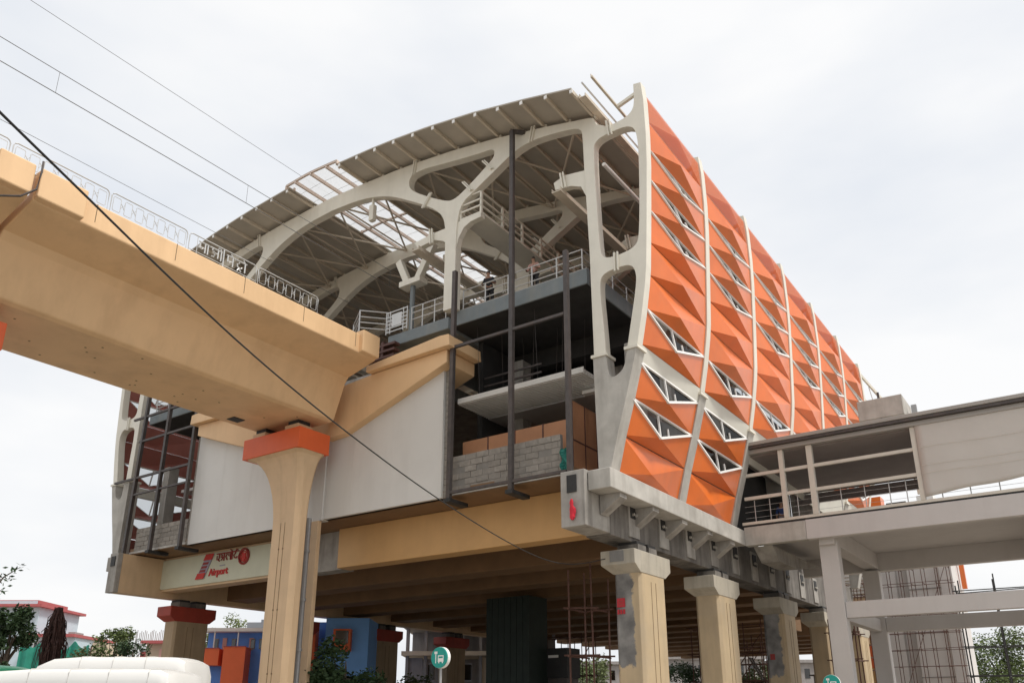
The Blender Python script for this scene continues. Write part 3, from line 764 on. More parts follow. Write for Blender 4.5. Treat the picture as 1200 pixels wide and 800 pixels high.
labels_r = ['tan pillar with grey patch and red notice at the front corner of the station',
            'tan painted pillar without a notice, second from the front corner block',
            'half grey pillar with a small dark red mark, just left of the footbridge column',
            'shadowed pillar behind the front footbridge column', 'rearmost right pillar seen through the scaffolding']
for k, y in enumerate((28.75, 36.55, 45.7, 54.2, 62.6)):
    o, sh = pillar(-15.33, -14.17, y, y + 2.15, 7.53, CAPG, {0: PT0, 2: PT2}.get(k, PTAN), labels_r[k], ov=.28, ovy=.5)
    groove(o, -14.17, y + .85, y + 1.25, 6.4, PSEAM)
    if k == 0:
        MB().box(-15.2, -14.6, y - .52, y - .513, 7.08, 7.5).build('cement_patch', PATCH, o)
        NR = mat('notice_red', (.42, .02, .03), .5, .05, 3)
        MB().box(-15.22, -14.88, y - .03, y - .013, 5.42, 5.76).build('notice', NR, o)
        for q in range(3): MB().box(-15.22 + .12 * q, -15.13 + .12 * q, y - .028, y - .013, 5.16, 5.34).build('notice_letter', NR, o)
        for q in range(2): MB().box(-15.13, -14.97, y - .034, y - .031, 5.5 + .11 * q, 5.55 + .11 * q).build('notice_line', DKRED, o)
    if k == 2: MB().box(-15.1, -14.85, y - .02, y - .013, 4.3, 4.6).build('notice', DKRED, o)
PBROWN = mat('pillar_brown_tan', (.40, .295, .185), .7, .1, 1, .08, 8, streak=.4, scol=(.2, .15, .1))
labels_l = ['tan pillar with dark red cap at the far left under the signboard', 'tan pillar with dark red cap hidden behind the big orange capped pier',
            'tan pillar with dark red cap left of the round green bus sign', 'tan pillar with dark red cap right behind the round green bus sign']
for k, y in enumerate((29.2, 37.6, 46.1, 54.4)):
    o, sh = pillar(-45.55, -44.45, y, y + 2.3, 7.53, DARKRED, PBROWN, labels_l[k], ov=.22, ovy=.4)
    groove(o, -44.45, y + .85, y + 1.25, 6.4, PSEAM)
for k, y in enumerate((41.5, 58.5)):
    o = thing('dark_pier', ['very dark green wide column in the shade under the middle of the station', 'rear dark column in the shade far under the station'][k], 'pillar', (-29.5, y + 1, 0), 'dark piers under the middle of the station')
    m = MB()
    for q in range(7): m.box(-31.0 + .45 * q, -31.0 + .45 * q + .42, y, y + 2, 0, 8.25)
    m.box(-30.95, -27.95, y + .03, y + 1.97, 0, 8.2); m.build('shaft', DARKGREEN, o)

# ================================================================== VIADUCT
XG = -30.1
def vx(x): return XG + x
# pier with flared head
pr = thing('viaduct_pier', 'tall tan pier with flared head and bright orange-red cap carrying the viaduct', 'pier', (-29.7, 24.9, 0), 'viaduct piers')
def pier_parts(root, dy):
    # loft of rounded rectangles
    def ring(xa, xb, ya, yb, z, c):
        return [(xa + c, ya, z), (xb - c, ya, z), (xb, ya + c, z), (xb, yb - c, z), (xb - c, yb, z), (xa + c, yb, z), (xa, yb - c, z), (xa, ya + c, z)]
    S0 = (-30.8, -28.95, 24.45, 25.2); C0 = (-32.25, -28.45, 23.78, 25.5)
    sec = [(0, 0), (6, 0), (9.6, 0)] + [(9.6 + 3.4 * t, 1 - math.sqrt(max(0, 1 - t * t))) for t in (.15, .3, .45, .6, .72, .82, .9, .96, 1)]
    m = MB(); rings = []
    for z, t in sec:
        e = [lerp(a, b, t) for a, b in zip(S0, C0)]
        rings.append(ring(e[0], e[1], e[2] + dy, e[3] + dy, z, .22))
    vs = [p for r_ in rings for p in r_]; fs = []
    for i in range(len(rings) - 1):
        for k in range(8): fs.append((i * 8 + k, i * 8 + (k + 1) % 8, i * 8 + 8 + (k + 1) % 8, i * 8 + 8 + k))
    fs.append(tuple((len(rings) - 1) * 8 + k for k in range(8)))
    m.add(vs, fs); sh = m.build('shaft', TAN2, root, smooth=False)
    for x in (-30.02, -29.74):
        MB().box(x - .012, x + .012, 24.44 + dy, 24.46 + dy, 0, 9.8).build('formwork_line', PSEAM, root)
        for z in (3.2, 5.9, 8.6): MB().tube([(x, 24.455 + dy, z), (x, 24.435 + dy, z)], .045, 8).build('tie_hole', PSEAM, root)
    MB().box(-32.35, -28.4, 23.7 + dy, 25.55 + dy, 13.0, 13.98).build('cap', REDCAP, root, bev=.015)
    for x in (-31.6, -29.3):
        MB().box(x - .45, x + .45, 23.95 + dy, 24.85 + dy, 13.98, 14.28).build('pedestal', TAN2, root, bev=.01)
        MB().box(x - .35, x + .35, 24.05 + dy, 24.75 + dy, 14.28, 14.5).build('bearing', BLACK, root)
pier_parts(pr, 0)
pp = MB().tube([(-29.62, 25.72, 0), (-29.62, 25.72, 10.2)], .13, 10)
dp = thing('drain_pipe', 'grey galvanised drain pipe running down beside the big tan pier', 'pipe', (-29.62, 25.72, 0))
pp.build('pipe', GALV, dp)
for z in (2.5, 4.2, 6.4, 8.6): MB().tube([(-29.62, 25.72, z), (-29.62, 25.72, z + .12)], .17, 10).build('clamp', GALV, dp)
pr2 = thing('viaduct_pier', 'nearer tan pier whose orange-red cap corner just shows at the left edge', 'pier', (-29.7, 9.4, 0), 'viaduct piers')
pier_parts(pr2, -14.6)

SEC = [(1.95, 14.5), (2.15, 14.6)] + [(2.75, 16.3), (2.95, 16.55), (4.55, 16.98), (4.66, 17.02), (4.66, 17.95), (4.36, 17.95), (4.3, 17.35)]
SEC_full = [(vx(x), z) for x, z in SEC] + [(vx(-x), z) for x, z in reversed(SEC)]
def girder(ya, yb, label):
    o = thing('viaduct_girder', label, 'viaduct girder', (XG, (ya + yb) / 2, 14.5), 'viaduct girder spans')
    MB().prism(SEC_full, ya, yb).build('box_girder', TAN, o, bev=.05)
    for sd in (1, -1):
        for e0, e1 in ((ya + .02, ya + 1.55), (yb - 1.1, yb - .02)):
            q = [(sd * 4.3, 17.0), (sd * 4.9, 17.06), (sd * 4.9, 18.12), (sd * 4.3, 18.12)]
            MB().prism([(vx(x), z) for x, z in q], e0, e1).build('end_block', TAN, o, bev=.05)
        y = ya + 2.0
        while y < yb - 1.2:
            MB().box(vx(sd * 4.655), vx(sd * 4.668), y, y + .025, 17.25, 17.94).build('parapet_joint', PSEAM, o)
            y += 3.05
    for k in range(26):
        x, y = random.uniform(-1.6, 1.6), random.uniform(ya + .5, yb - .5)
        MB().tube([(vx(x), y, 14.502), (vx(x), y, 14.494)], .045, 8).build('drain_hole', PSEAM, o)
    MB().box(vx(-4.2), vx(4.2), ya + .1, yb - .1, 17.3, 17.36).build('track_bed', CONC, o)
    for tx in (-2.15, 2.15):
        for q in (-.72, .72): MB().box(vx(tx + q) - .04, vx(tx + q) + .04, ya, yb, 17.36, 17.55).build('rail', STEEL, o)
    return o
g1 = girder(9.75, 25.3, 'tan concrete box girder of the viaduct ending at the station front')
MB().box(vx(-1.55), vx(-1.0), 22.1, 22.7, 14.47, 14.503).build('soffit_opening', BLACK, g1)
girder(-9, 9.6, 'next tan girder span, only its end block showing at the upper left edge')
ch = MB().tube([(vx(4.95), 9.72, 18.3), (vx(4.98), 9.72, 17.9), (vx(5.02), 9.66, 17.2), (vx(4.9), 9.3, 16.8), (vx(4.6), 8.7, 16.6), (vx(4.0), 8.0, 16.4)], .035, 8)
tag(ch.build('drain_hose', STEEL), 'thin dark hose bending under the girder at the upper left edge', 'hose')

# railing panels on the parapet
fe = thing('parapet_railing', 'silver ornamental metal railing with lettering on top of the viaduct parapet', 'railing', (vx(4.5), 15, 17.95))
def fpanel(ya, yb, letters):
    x = vx(4.5); z0, z1 = 18.0, 18.78; r = .12
    pts = [(ya, z0), (ya, z1 - r), (ya + .04, z1 - .04), (ya + r, z1), (yb - r, z1), (yb - .04, z1 - .04), (yb, z1 - r), (yb, z0)]
    m = MB().tube([(x, y, z) for y, z in pts], .022, 6, closed=True)
    p = m.build('railing_panel', RAILW, fe)
    d = MB(); L = yb - ya
    if not letters:
        nn = 7
        for k in range(nn):
            c = ya + L * (k + .5) / nn; h = L / nn * .33
            d.tube([(x, c - h, z0 + .16), (x, c - h * .8, z0 + .12), (x, c + h * .8, z0 + .12), (x, c + h, z0 + .16), (x, c + h, z1 - .16), (x, c + h * .8, z1 - .12), (x, c - h * .8, z1 - .12), (x, c - h, z1 - .16)], .011, 5, closed=True)
            if k < nn - 1:
                e = c + L / nn / 2
                d.tube([(x, c + h, z0 + .3), (x, e, z0 + .42), (x, c + h, z1 - .28)], .014, 5)
                d.tube([(x, e + (e - c - h), z0 + .3), (x, e, z0 + .42), (x, e + (e - c - h), z1 - .28)], .014, 5)
        d.build('railing_ornament', RAILW, p)
    else:
        d.bar((x, (ya + yb) / 2 - .02, z0), (x, (ya + yb) / 2 - .02, z1), .04).bar((x, ya + .35, z0), (x, ya + .35, z1), .02)
        d.bar((x, ya, z0 + .1), (x, yb, z0 + .1), .02); d.build('railing_ornament', RAILW, p)
        def word(ps, y0, sc, nm):
            q = MB()
            for s_ in ps: q.tube([(x, y0 + a * sc, z0 + .2 + b * sc) for a, b in s_], .028, 6)
            q.build(nm, RAILW, p)
        MA = [[(0, 1), (1.1, 1)], [(.15, 1), (.15, .35), (.35, .3), (.45, .45)], [(.15, .45), (.7, .45)], [(.7, 1), (.7, 0)], [(1.0, 1), (1.0, 0)]]
        JHI = [[(1.2, 1), (2.6, 1)], [(1.5, 1), (1.5, .75), (1.75, .7), (1.5, .5), (1.8, .4), (1.7, .1), (1.45, .1)], [(1.75, .55), (2.15, .55)], [(2.15, 1), (2.15, .1)], [(2.5, 1), (2.5, 0)], [(2.1, 1), (2.15, 1.25), (2.4, 1.25), (2.5, 1)]]
        ME = [[(0, 1), (1.0, 1)], [(.15, 1), (.15, .35), (.35, .3), (.45, .45)], [(.15, .45), (.75, .45)], [(.75, 1), (.75, 0)], [(.75, 1), (.45, 1.3)]]
        TRO = [[(1.1, 1), (2.4, 1)], [(1.5, 1), (1.5, .8), (1.25, .6), (1.35, .3), (1.7, .25), (1.85, .4)], [(1.5, .2), (1.3, -.1)], [(1.5, .2), (1.75, -.1)], [(2.2, 1), (2.2, 0)], [(2.2, 1), (1.95, 1.3)]]
        word(MA + JHI, ya + .42, .4, 'letters_word'); word(ME + TRO, (ya + yb) / 2 + .12, .4, 'letters_word')
for a, b, t in ((5.7, 8.85, 0), (8.95, 12.15, 0), (12.25, 15.25, 0), (15.35, 18.45, 1), (18.55, 21.75, 0)): fpanel(a, b, t)

# ================================================================== STEEL POSTS IN FRONT OF THE OPENINGS
def steel_frame(xs, rails, label, yy=26.1):
    o = thing('steel_post_frame', label, 'steel frame', (W(xs[0][0]), yy, 10))
    for x, za, zb_, x2 in xs:
        MB().bar((W(x), yy, za), (W(x2), yy, zb_), .19).build('post', STEEL, o)
        MB().box(W(x) - .17, W(x) + .17, yy - .17, yy + 1.1, za - .16, za - .002).build('foot_bracket', BLACK, o)
    for xa, xb, z, t in rails:
        MB().bar((W(xa), yy - .02, z), (W(xb), yy - .02, z), t).build('rail', STEEL, o)
    return o
f1 = steel_frame([(9.18, 10.05, 20.75, 9.22), (12.35, 9.95, 27.05, 12.42), (15.1, 9.95, 19.8, 15.13)],
            [(9.28, 15.0, 16.93, .12), (9.28, 14.95, 10.3, .12)], 'three dark steel posts and rail before the open right end, middle post reaching the roof')
MB().bar((W(12.3), 26.1, 27.08), (W(12.85), 26.5, 27.02), .16).build('hook', STEEL, f1)
f2 = steel_frame([(-14.95, 10.1, 20.3, -14.62), (-12.35, 10.2, 19.6, -12.2), (-9.55, 10.1, 18.0, -9.5)],
            [(-15.9, -10.0, 18.58, .12), (-15.0, -9.6, 17.02, .12), (-17.0, -9.5, 14.75, .12), (-15.1, -9.5, 13.72, .1)],
            'three dark steel posts with four rails before the open left end')

# red cloth on the corner block
REDC = mat('red_cloth', (.62, .03, .05), .8, .15, 6, .2, 10)
q = []
for z, w_, dx in ((8.98, .03, 0), (8.85, .07, .0), (8.72, .06, .01), (8.6, .11, .03), (8.45, .13, .02), (8.3, .10, .03), (8.2, .04, .02)): q.append((z, w_, dx))
m = MB(); n8 = 8
vs = []; fs = []
for z, w_, dx in q:
    for k in range(n8):
        t = 2 * math.pi * k / n8; wob = 1 + .35 * math.sin(3 * t + z * 9)
        vs.append((-15.13 + dx + w_ * wob * math.cos(t), 25.36 + .045 * math.sin(t), z))
for i in range(len(q) - 1):
    for k in range(n8): fs.append((i * n8 + k, i * n8 + (k + 1) % n8, (i + 1) * n8 + (k + 1) % n8, (i + 1) * n8 + k))
m.add(vs, fs); tag(m.build('red_cloth', REDC), 'red rag hanging on the concrete corner block under the station', 'cloth')
GNET = mat('green_net', (.02, .16, .13), .8, .2, 8)
m = MB()
vs = []; fs = []
for i in range(9):
    for k in range(6):
        vs.append((W(14.55) + .07 * k + .05 * math.sin(i * 1.7 + k), 26.42 - .06 * math.sin(k * 1.3 + i) - .1, 10.35 + .12 * i))
for i in range(8):
    for k in range(5): fs.append((i * 6 + k, i * 6 + k + 1, i * 6 + k + 7, i * 6 + k + 6))
m.add(vs, fs); go = m.build('green_net', GNET); sm = go.modifiers.new('t', 'SOLIDIFY'); sm.thickness = .03
tag(go, 'bunched green net stuck beside the block wall at the corner post', 'net')

# ================================================================== FOOTBRIDGE
fb = thing('footbridge', 'grey concrete covered footbridge with open side leading right from the station', 'footbridge', (-9.9, 44, 0))
FX0, FX1 = -14.0, 14.0
FY0, FY1 = 39.2, 48.9
MB().box(FX0 + .35, -10.7, FY0, FY0 + .45, 9.26, 10.16).build('deck_edge_beam', CONC_L, fb, bev=.02)
MB().box(-10.69, FX1, FY0, FY0 + .45, 9.26, 10.18).build('deck_edge_beam', GREYPAINT, fb, bev=.02)
MB().box(FX0 + .35, FX1, FY0 + .46, FY1 - .46, 9.85, 10.12).build('deck_slab', GREYPAINT, fb)
MB().box(FX0 + .35, FX1, FY1 - .45, FY1, 8.9, 10.16).build('deck_edge_beam', GREYPAINT, fb, bev=.02)
for x in (-9.95, -1.5, 7):
    MB().box(x - .35, x + .35, FY0 + .46, FY1 - .46, 9.0, 9.84).build('deck_cross_beam', GREYPAINT, fb, bev=.02)
MB().prism_x([(FY0 + .45, 9.25), (40.6, 8.6), (43.4, 8.6), (FY0 + .45 + 8, 9.25)], -13.4, -12.5).build('deck_cross_beam', CONC, fb)
for y0 in (39.9, 48.0):
    for x in (-10.38, -1.9, 7.0):
        MB().box(x, x + .82, y0, y0 + .6, 0, 9.25 if y0 < 45 else 8.89).build('column', GREYPAINT, fb, bev=.02)
    for xa, xb in ((-9.55, -1.91), (-1.07, 6.99)):
        MB().box(xa, xb, y0 + .08, y0 + .5, 5.66, 6.38).build('tie_beam', GREYPAINT, fb, bev=.02)
for x in (-10.2, -1.7): MB().box(x, x + .42, 40.51, 47.99, 5.66, 6.3).build('tie_beam', GREYPAINT, fb, bev=.02)
# floor sill, rails, posts
FBW = mat('footbridge_cream_steel', (.64, .605, .53), .5, .06, 2)
MB().box(FX0 + .3, FX1, FY0 + .02, FY0 + .2, 10.27, 10.40).build('sill', FBW, fb)
MB().box(FX0 + .3, FX1, FY0 + .06, FY0 + .16, 10.17, 10.26).build('sill', BLACK, fb)
for z, t in ((11.58, .15), (12.74, .15)): MB().box(FX0 + .5, -5.45, FY0 + .05, FY0 + .2, z - t / 2, z + t / 2).build('side_rail', FBW, fb)
for x, w_ in ((-11.52, .22), (-10.15, .26), (-5.55, .2), (-1.2, .2), (3.2, .2), (7.5, .2)):
    MB().box(x - w_ / 2, x + w_ / 2, FY0 + .0, FY0 + .26, 10.4, 13.75).build('side_post', FBW, fb)
for x in [-13.1, -12.35, -11.0, -9.0, -7.95, -6.9, -6.2] + [-4.8 + 1.1 * k for k in range(10)]:
    MB().tube([(x, FY0 + .3, 10.2), (x, FY0 + .3, 11.5)], .022, 6).build('baluster', RAILW, fb)
for z in (10.65, 10.95, 11.22): MB().tube([(FX0 + .4, FY0 + .3, z), (FX1, FY0 + .3, z)], .008, 5).build('guard_wire', RAILW, fb)
# roof
RFC = mat('footbridge_roof_grey', (.36, .34, .31), .5, .05, 1.5, metal=.2)
MB().box(FX0 - .0, FX1, FY0 - .35, FY1 + .3, 14.12, 14.30).build('roof_deck', RFC, fb, bev=.02)
MB().box(FX0 - .0, FX1, FY0 - .3, FY0 + .1, 13.98, 14.11).build('roof_trim', STEEL, fb)
MB().box(FX0 + .1, FX1, FY0 - .12, FY0 + .22, 13.76, 13.97).build('eave_beam', RFC, fb, bev=.01)
DKC = mat('bridge_ceiling', (.30, .265, .25), .8, .1, 1)
MB().box(FX0 + .2, FX1, FY0 + .3, FY1 - .3, 13.72, 13.8).build('ceiling', DKC, fb)
MB().box(FX0 + .3, FX1, FY1 - .3, FY1 - .2, 13.15, 13.7).build('rear_screen', mat('rear_screen_grey', (.34, .30, .29), .8, .08, .8, .1, 2), fb)
MB().box(-14.2, -14.1, FY0 + .4, FY1, 10.2, 14.0).build('inner_wall', SHADEIN, fb)
MB().box(-13.6, -12.4, 43.0, 43.1, 10.15, 12.4).build('inner_door', SHADEIN, fb)
for k in range(5):
    MB().box(-9.0 + 2.3 * k, -8.9 + 2.3 * k, FY1 - .2, FY1 - .1, 10.15, 11.5).build('rear_baluster', RAILW, fb)
# tarpaulin
nx, nz = 60, 16
vs = []; fs = []
for i in range(nx + 1):
    for k in range(nz + 1):
        t = i / nx; x = lerp(-5.43, 13.5, t); sq = k / nz
        zb_ = 10.50 + .06 * math.sin(t * 19) ** 2 + .30 * min(1, t * 5)
        z = lerp(13.95, zb_, sq)
        y = FY0 - .06 - .05 * math.sin(x * .9 + sq * 2) * sq - .02 * math.sin(x * 3.3 - sq * 5) * sq
        vs.append((x, y, z))
for i in range(nx):
    for k in range(nz): a = i * (nz + 1) + k; fs.append((a, a + 1, a + nz + 2, a + nz + 1))
tp = MB().add(vs, fs).build('tarpaulin', TARP, smooth=True); so = tp.modifiers.new('t', 'SOLIDIFY'); so.thickness = .012
for z_ in (12.72, 11.9, 11.55):
    MB().tube([(lerp(-5.4, 13.4, i / 40), FY0 - .11 - .03 * math.sin(lerp(-5.4, 13.4, i / 40) * .9 + (13.95 - z_) / 3.4 * 2), z_ + .02 * math.sin(i * .8)) for i in range(41)], .008, 5).build('seam', FBW, tp)
tag(tp, 'grey tarpaulin hung over the side of the footbridge at the right', 'tarpaulin')
# box on the roof
bx = thing('rooftop_box', 'pale grey concrete box on top of the footbridge roof beside the orange facade', 'roof box', (-7.4, 44, 14.3))
MB().box(-8.3, -6.55, 43.2, 45.2, 14.30, 15.7).build('box_body', CONC_L, bx, bev=.02)
MB().box(-8.45, -6.3, 43.0, 45.4, 15.7, 16.75).build('box_lid', CONC_L, bx, bev=.03)
MB().box(-6.1, -5.85, 44, 44.2, 14.30, 16.4).build('vent_stub', GALV, bx)
# rear balustrade bits seen under the rear screen
MB().box(-7.45, -7.35, 43.1, 43.2, 14.31, 17.1).build('conduit', STEEL, bx)

# slanted rail and stair frame beyond the end of the facade
sr = thing('stair_frame', 'pale slanted steel rails at the far end of the orange facade', 'stair rail', (-12, 64, 10))
for a, b in (((-12.2, 63.6, 26.6), (-9.6, 66.5, 22.0)), ((-12.2, 63.6, 24.6), (-9.6, 66.5, 20.0)), ((-12.2, 63.6, 22.6), (-9.6, 66.5, 18.0))):
    MB().bar(a, b, .16).build('slanted_rail', CREAM, sr)
for a in ((-12.2, 63.6), (-9.6, 66.5)): MB().box(a[0] - .12, a[0] + .12, a[1] - .12, a[1] + .12, 17, 26.6 if a[0] < -11 else 22).build('upright', CREAM, sr)
for k in range(3): MB().bar((-11.6 + .6 * k, 64.3 + .7 * k, 25.3 - 1.1 * k), (-11.3 + .6 * k, 64.6 + .7 * k, 22.9 - 1.1 * k), .05).build('infill_bar', RAILW, sr)

# ================================================================== WIRES
def wire(name, pts, r, m_, label, cat='wire', group=None):
    return tag(MB().tube(pts, r, 6).build(name, m_), label, cat, group)
def line(x, z, y0, y1, sag=0, n=10):
    return [(x, lerp(y0, y1, k / n), z - sag * 4 * (k / n) * (1 - k / n)) for k in range(n + 1)]
grp = 'overhead wires above the viaduct'
wire('overhead_wire', line(-32, 29.78, 2, 60), .011, CHROME, 'topmost overhead wire crossing the sky at upper left', group=grp)
wire('overhead_wire', line(-27.95, 24.03, 2, 60), .014, CHROME, 'upper catenary wire of the pair tied by short droppers', group=grp)
wire('overhead_wire', line(-27.95, 23.1, 2, 60), .016, CHROME, 'lower contact wire of the pair tied by short droppers', group=grp)
wire('overhead_wire', line(-32.2, 23.85, 2, 60), .011, CHROME, 'lowest overhead wire just above the viaduct railing', group=grp)
for y in (10.7, 19.2, 28.5): wire('dropper_wire', [(-27.95, y, 23.1), (-27.95, y, 24.03)], .008, CHROME, {10.7:'left dropper tying the two overhead wires near the sky corner',19.2:'dropper tying the two overhead wires just left of the roof edge',28.5:'dropper tying the two overhead wires inside the station'}[y], group='droppers')
# sagging black cable in the foreground
def cray(px, py, d):
    rx, ux = (px - 600) / 972.5, -(py - 501.5) / 972.5
    cy, sy, cp, sp = math.cos(YAW), math.sin(YAW), math.cos(PITCH), math.sin(PITCH)
    f = Vector((sy * cp, cy * cp, sp)); r_ = Vector((cy, -sy, 0)); u = r_.cross(f)
    return Vector((0, 0, 1.6)) + (f + r_ * rx + u * ux) * d
A = Vector((-15.4, 28.3, 7.25)); B = cray(-60, 72, 8.5)
ctrl = [cray(-60, 72, 8.5), cray(0, 132, 9.6), cray(100, 229, 11.4), cray(200, 327, 13.5), cray(300, 420, 16), cray(400, 502, 19), cray(500, 576, 22.5), cray(580, 627, 26), cray(630, 653, 28.5), cray(660, 661, 30), cray(685, 660, 31.3), A]
cab = MB().tube(chaikin([tuple(p) for p in ctrl], 3, False), .017, 8)
tag(cab.build('slack_cable', CABLE), 'slack black cable sagging across the whole foreground to the corner pillar', 'cable')

# ================================================================== ROUND BUS SIGNS
TEAL = mat('teal_sign', (.01, .30, .25), .45, .05, 3)
def bus_sign(loc, label, rz):
    o = thing('bus_stop_sign', label, 'road sign', loc, 'round bus stop signs')
    c, s_ = math.cos(rz), math.sin(rz)
    def T(x, y, z): return (loc[0] + x * c - y * s_, loc[1] + x * s_ + y * c, loc[2] + z)
    def disc(r, y0, y1, n=28, z0=0):
        m = MB(); vs = [T(r * math.cos(2 * math.pi * k / n), y0, r * math.sin(2 * math.pi * k / n) + z0) for k in range(n)] + [T(r * math.cos(2 * math.pi * k / n), y1, r * math.sin(2 * math.pi * k / n) + z0) for k in range(n)]
        return m.add(vs, [tuple(range(n)), tuple(range(2 * n - 1, n - 1, -1))] + [((k + 1) % n, k, n + k, n + (k + 1) % n) for k in range(n)])
    H = 0
    disc(.29, -.10, -.06).build('sign_face', TEAL, o); disc(.30, -.058, .06).build('sign_drum', WHITE, o)
    def rect(x0, x1, z0, z1, name, m_, y=-.104):
        MB().add([T(x0, y, z0), T(x1, y, z0), T(x1, y, z1), T(x0, y, z1)], [(0, 1, 2, 3)]).build(name, m_, o)
    rect(-.04, .17, -.12, .06, 'bus_symbol', WHITE); rect(-.01, .14, -.02, .03, 'bus_window', TEAL, -.106)
    rect(-.02, .02, -.16, -.12, 'bus_symbol', WHITE); rect(.11, .15, -.16, -.12, 'bus_symbol', WHITE)
    rect(-.13, -.10, -.16, .16, 'stop_pole_symbol', WHITE); rect(-.17, -.06, .10, .17, 'stop_flag_symbol', WHITE)
    MB().tube([T(0, 0, -.28), T(0, 0, -loc[2])], .035, 8).build('pole', GALV, o)
bus_sign(cray(517, 770, 24), 'round teal bus stop sign on a thin pole under the middle of the station', .02)
bus_sign(cray(975, 800, 30), 'top of a round teal sign at the foot of the footbridge column', .1)

# ================================================================== PEOPLE
SKIN = mat('skin', (.30, .17, .11), .6, .05, 4)
HAIR = mat('black_hair', (.015, .012, .01), .6, .1, 5)
def skinned(name, verts, edges, radii, m_, parent, M):
    me = bpy.data.meshes.new(name); me.from_pydata([M @ Vector(v) for v in verts], edges, []); me.materials.append(m_)
    o = link(name, me, parent, wloc(parent))
    md = o.modifiers.new('skin', 'SKIN'); md.use_smooth_shade = True
    for i, r_ in enumerate(radii):
        sv = me.skin_vertices[0].data[i]; sv.radius = r_ if isinstance(r_, tuple) else (r_, r_); sv.use_root = (i == 0)
    o.modifiers.new('sub', 'SUBSURF').render_levels = 2
    o.modifiers['sub'].levels = 1
    return o
def person(loc, rot, shirt, trouser, label, lean=0.06, arms='rail'):
    o = thing('person', label, 'person', loc)
    M = Matrix.Rotation(rot, 4, 'Z')
    l = lean
    if arms == 'rail': hl, hr = (-.24, -.34, 1.08), (.24, -.34, 1.08); el, er = (-.33, -.10, 1.12), (.33, -.10, 1.12)
    else: hl, hr = (-.27, -.08, .80), (.27, -.08, .80); el, er = (-.29, .03, 1.10), (.29, .03, 1.10)
    V = [(0, 0, .95), (0, -.01 - l * .3, 1.15), (0, -.02 - l, 1.38), (0, -.02 - l * 1.2, 1.50), (0, -.04 - l * 1.3, 1.60), (0, -.05 - l * 1.3, 1.70),
         (-.18, -l, 1.42), el, hl, (hl[0] + .01, hl[1] - .08, hl[2] - .01), (.18, -l, 1.42), er, hr, (hr[0] - .01, hr[1] - .08, hr[2] - .01),
         (-.10, 0, .90), (-.11, -.02, .50), (-.11, .02, .08), (-.11, -.13, .04), (.10, 0, .90), (.12, .03, .50), (.12, .06, .08), (.12, -.09, .04)]
    E_ = [(0, 1), (1, 2), (2, 3), (3, 4), (4, 5), (2, 6), (6, 7), (7, 8), (8, 9), (2, 10), (10, 11), (11, 12), (12, 13), (0, 14), (14, 15), (15, 16), (16, 17), (0, 18), (18, 19), (19, 20), (20, 21)]
    Rr = [(.15, .11), (.145, .105), (.17, .11), .055, .085, .075, .07, .05, .038, .03, .07, .05, .038, .03, .10, .07, .05, .045, .10, .07, .05, .045]
    skinned('body', V, E_, Rr, SKIN, o, M)
    skinned('shirt', [V[i] for i in (0, 1, 2, 6, 7, 10, 11)], [(0, 1), (1, 2), (2, 3), (3, 4), (2, 5), (5, 6)], [(.165, .125), (.165, .125), (.185, .13), .085, .062, .085, .062], shirt, o, M)
    skinned('trousers', [V[i] for i in (0, 14, 15, 16, 18, 19, 20)], [(0, 1), (1, 2), (2, 3), (0, 4), (4, 5), (5, 6)], [(.16, .12), .115, .085, .068, .115, .085, .068], trouser, o, M)
    hv = V[5]; hm = MB(); n = 10; vs = []; fs = []
    for i in range(6):
        ph = R(-8) + R(98) * i / 5
        for k in range(n):
            t = 2 * math.pi * k / n; vs.append(M @ Vector((hv[0] + .092 * math.cos(ph) * math.cos(t), hv[1] + .02 + .10 * math.cos(ph) * math.sin(t), hv[2] - .01 + .10 * math.sin(ph))))
    for i in range(5):
        for k in range(n): fs.append((i * n + k, i * n + (k + 1) % n, (i + 1) * n + (k + 1) % n, (i + 1) * n + k))
    hm.add(vs, fs); hm.build('hair', HAIR, o, smooth=True, off=loc)
    # nose and ears so that the head reads as a head
    e = MB()
    hc = Vector((hv[0], hv[1], hv[2] - .05))
    for d, r_ in (((0, -.10, 0), .018), ((-.085, 0, 0), .02), ((.085, 0, 0), .02)):
        c = M @ (hc + Vector(d)); e.tube([c + Vector((0, 0, .03)), c, c + Vector((0, 0, -.03))], [.006, r_, .008], 6)
    e.build('face_detail', SKIN, o, smooth=True, off=loc)
    return o
CHECK = mat('pink_check_shirt', (.42, .25, .21), .8, .7, 12)
DARKC = mat('black_clothes', (.02, .02, .022), .8, .2, 5)
BLUEC = mat('blue_shirt', (.04, .07, .20), .8, .1, 5); GREYC = mat('grey_trousers', (.22, .21, .22), .8, .1, 5)
person((W(10.2), 27.45, 19.2), .25, DARKC, DARKC, 'person in dark clothes leaning at the platform railing near the cream post', .12)
person((W(12.65), 27.5, 19.2), .05, CHECK, DARKC, 'person in a checked pink shirt and black trousers at the platform railing', .05)
person((-12.55, 42.0, 10.13), .1, BLUEC, GREYC, 'person in a blue shirt and grey trousers walking inside the footbridge', .02, 'down')

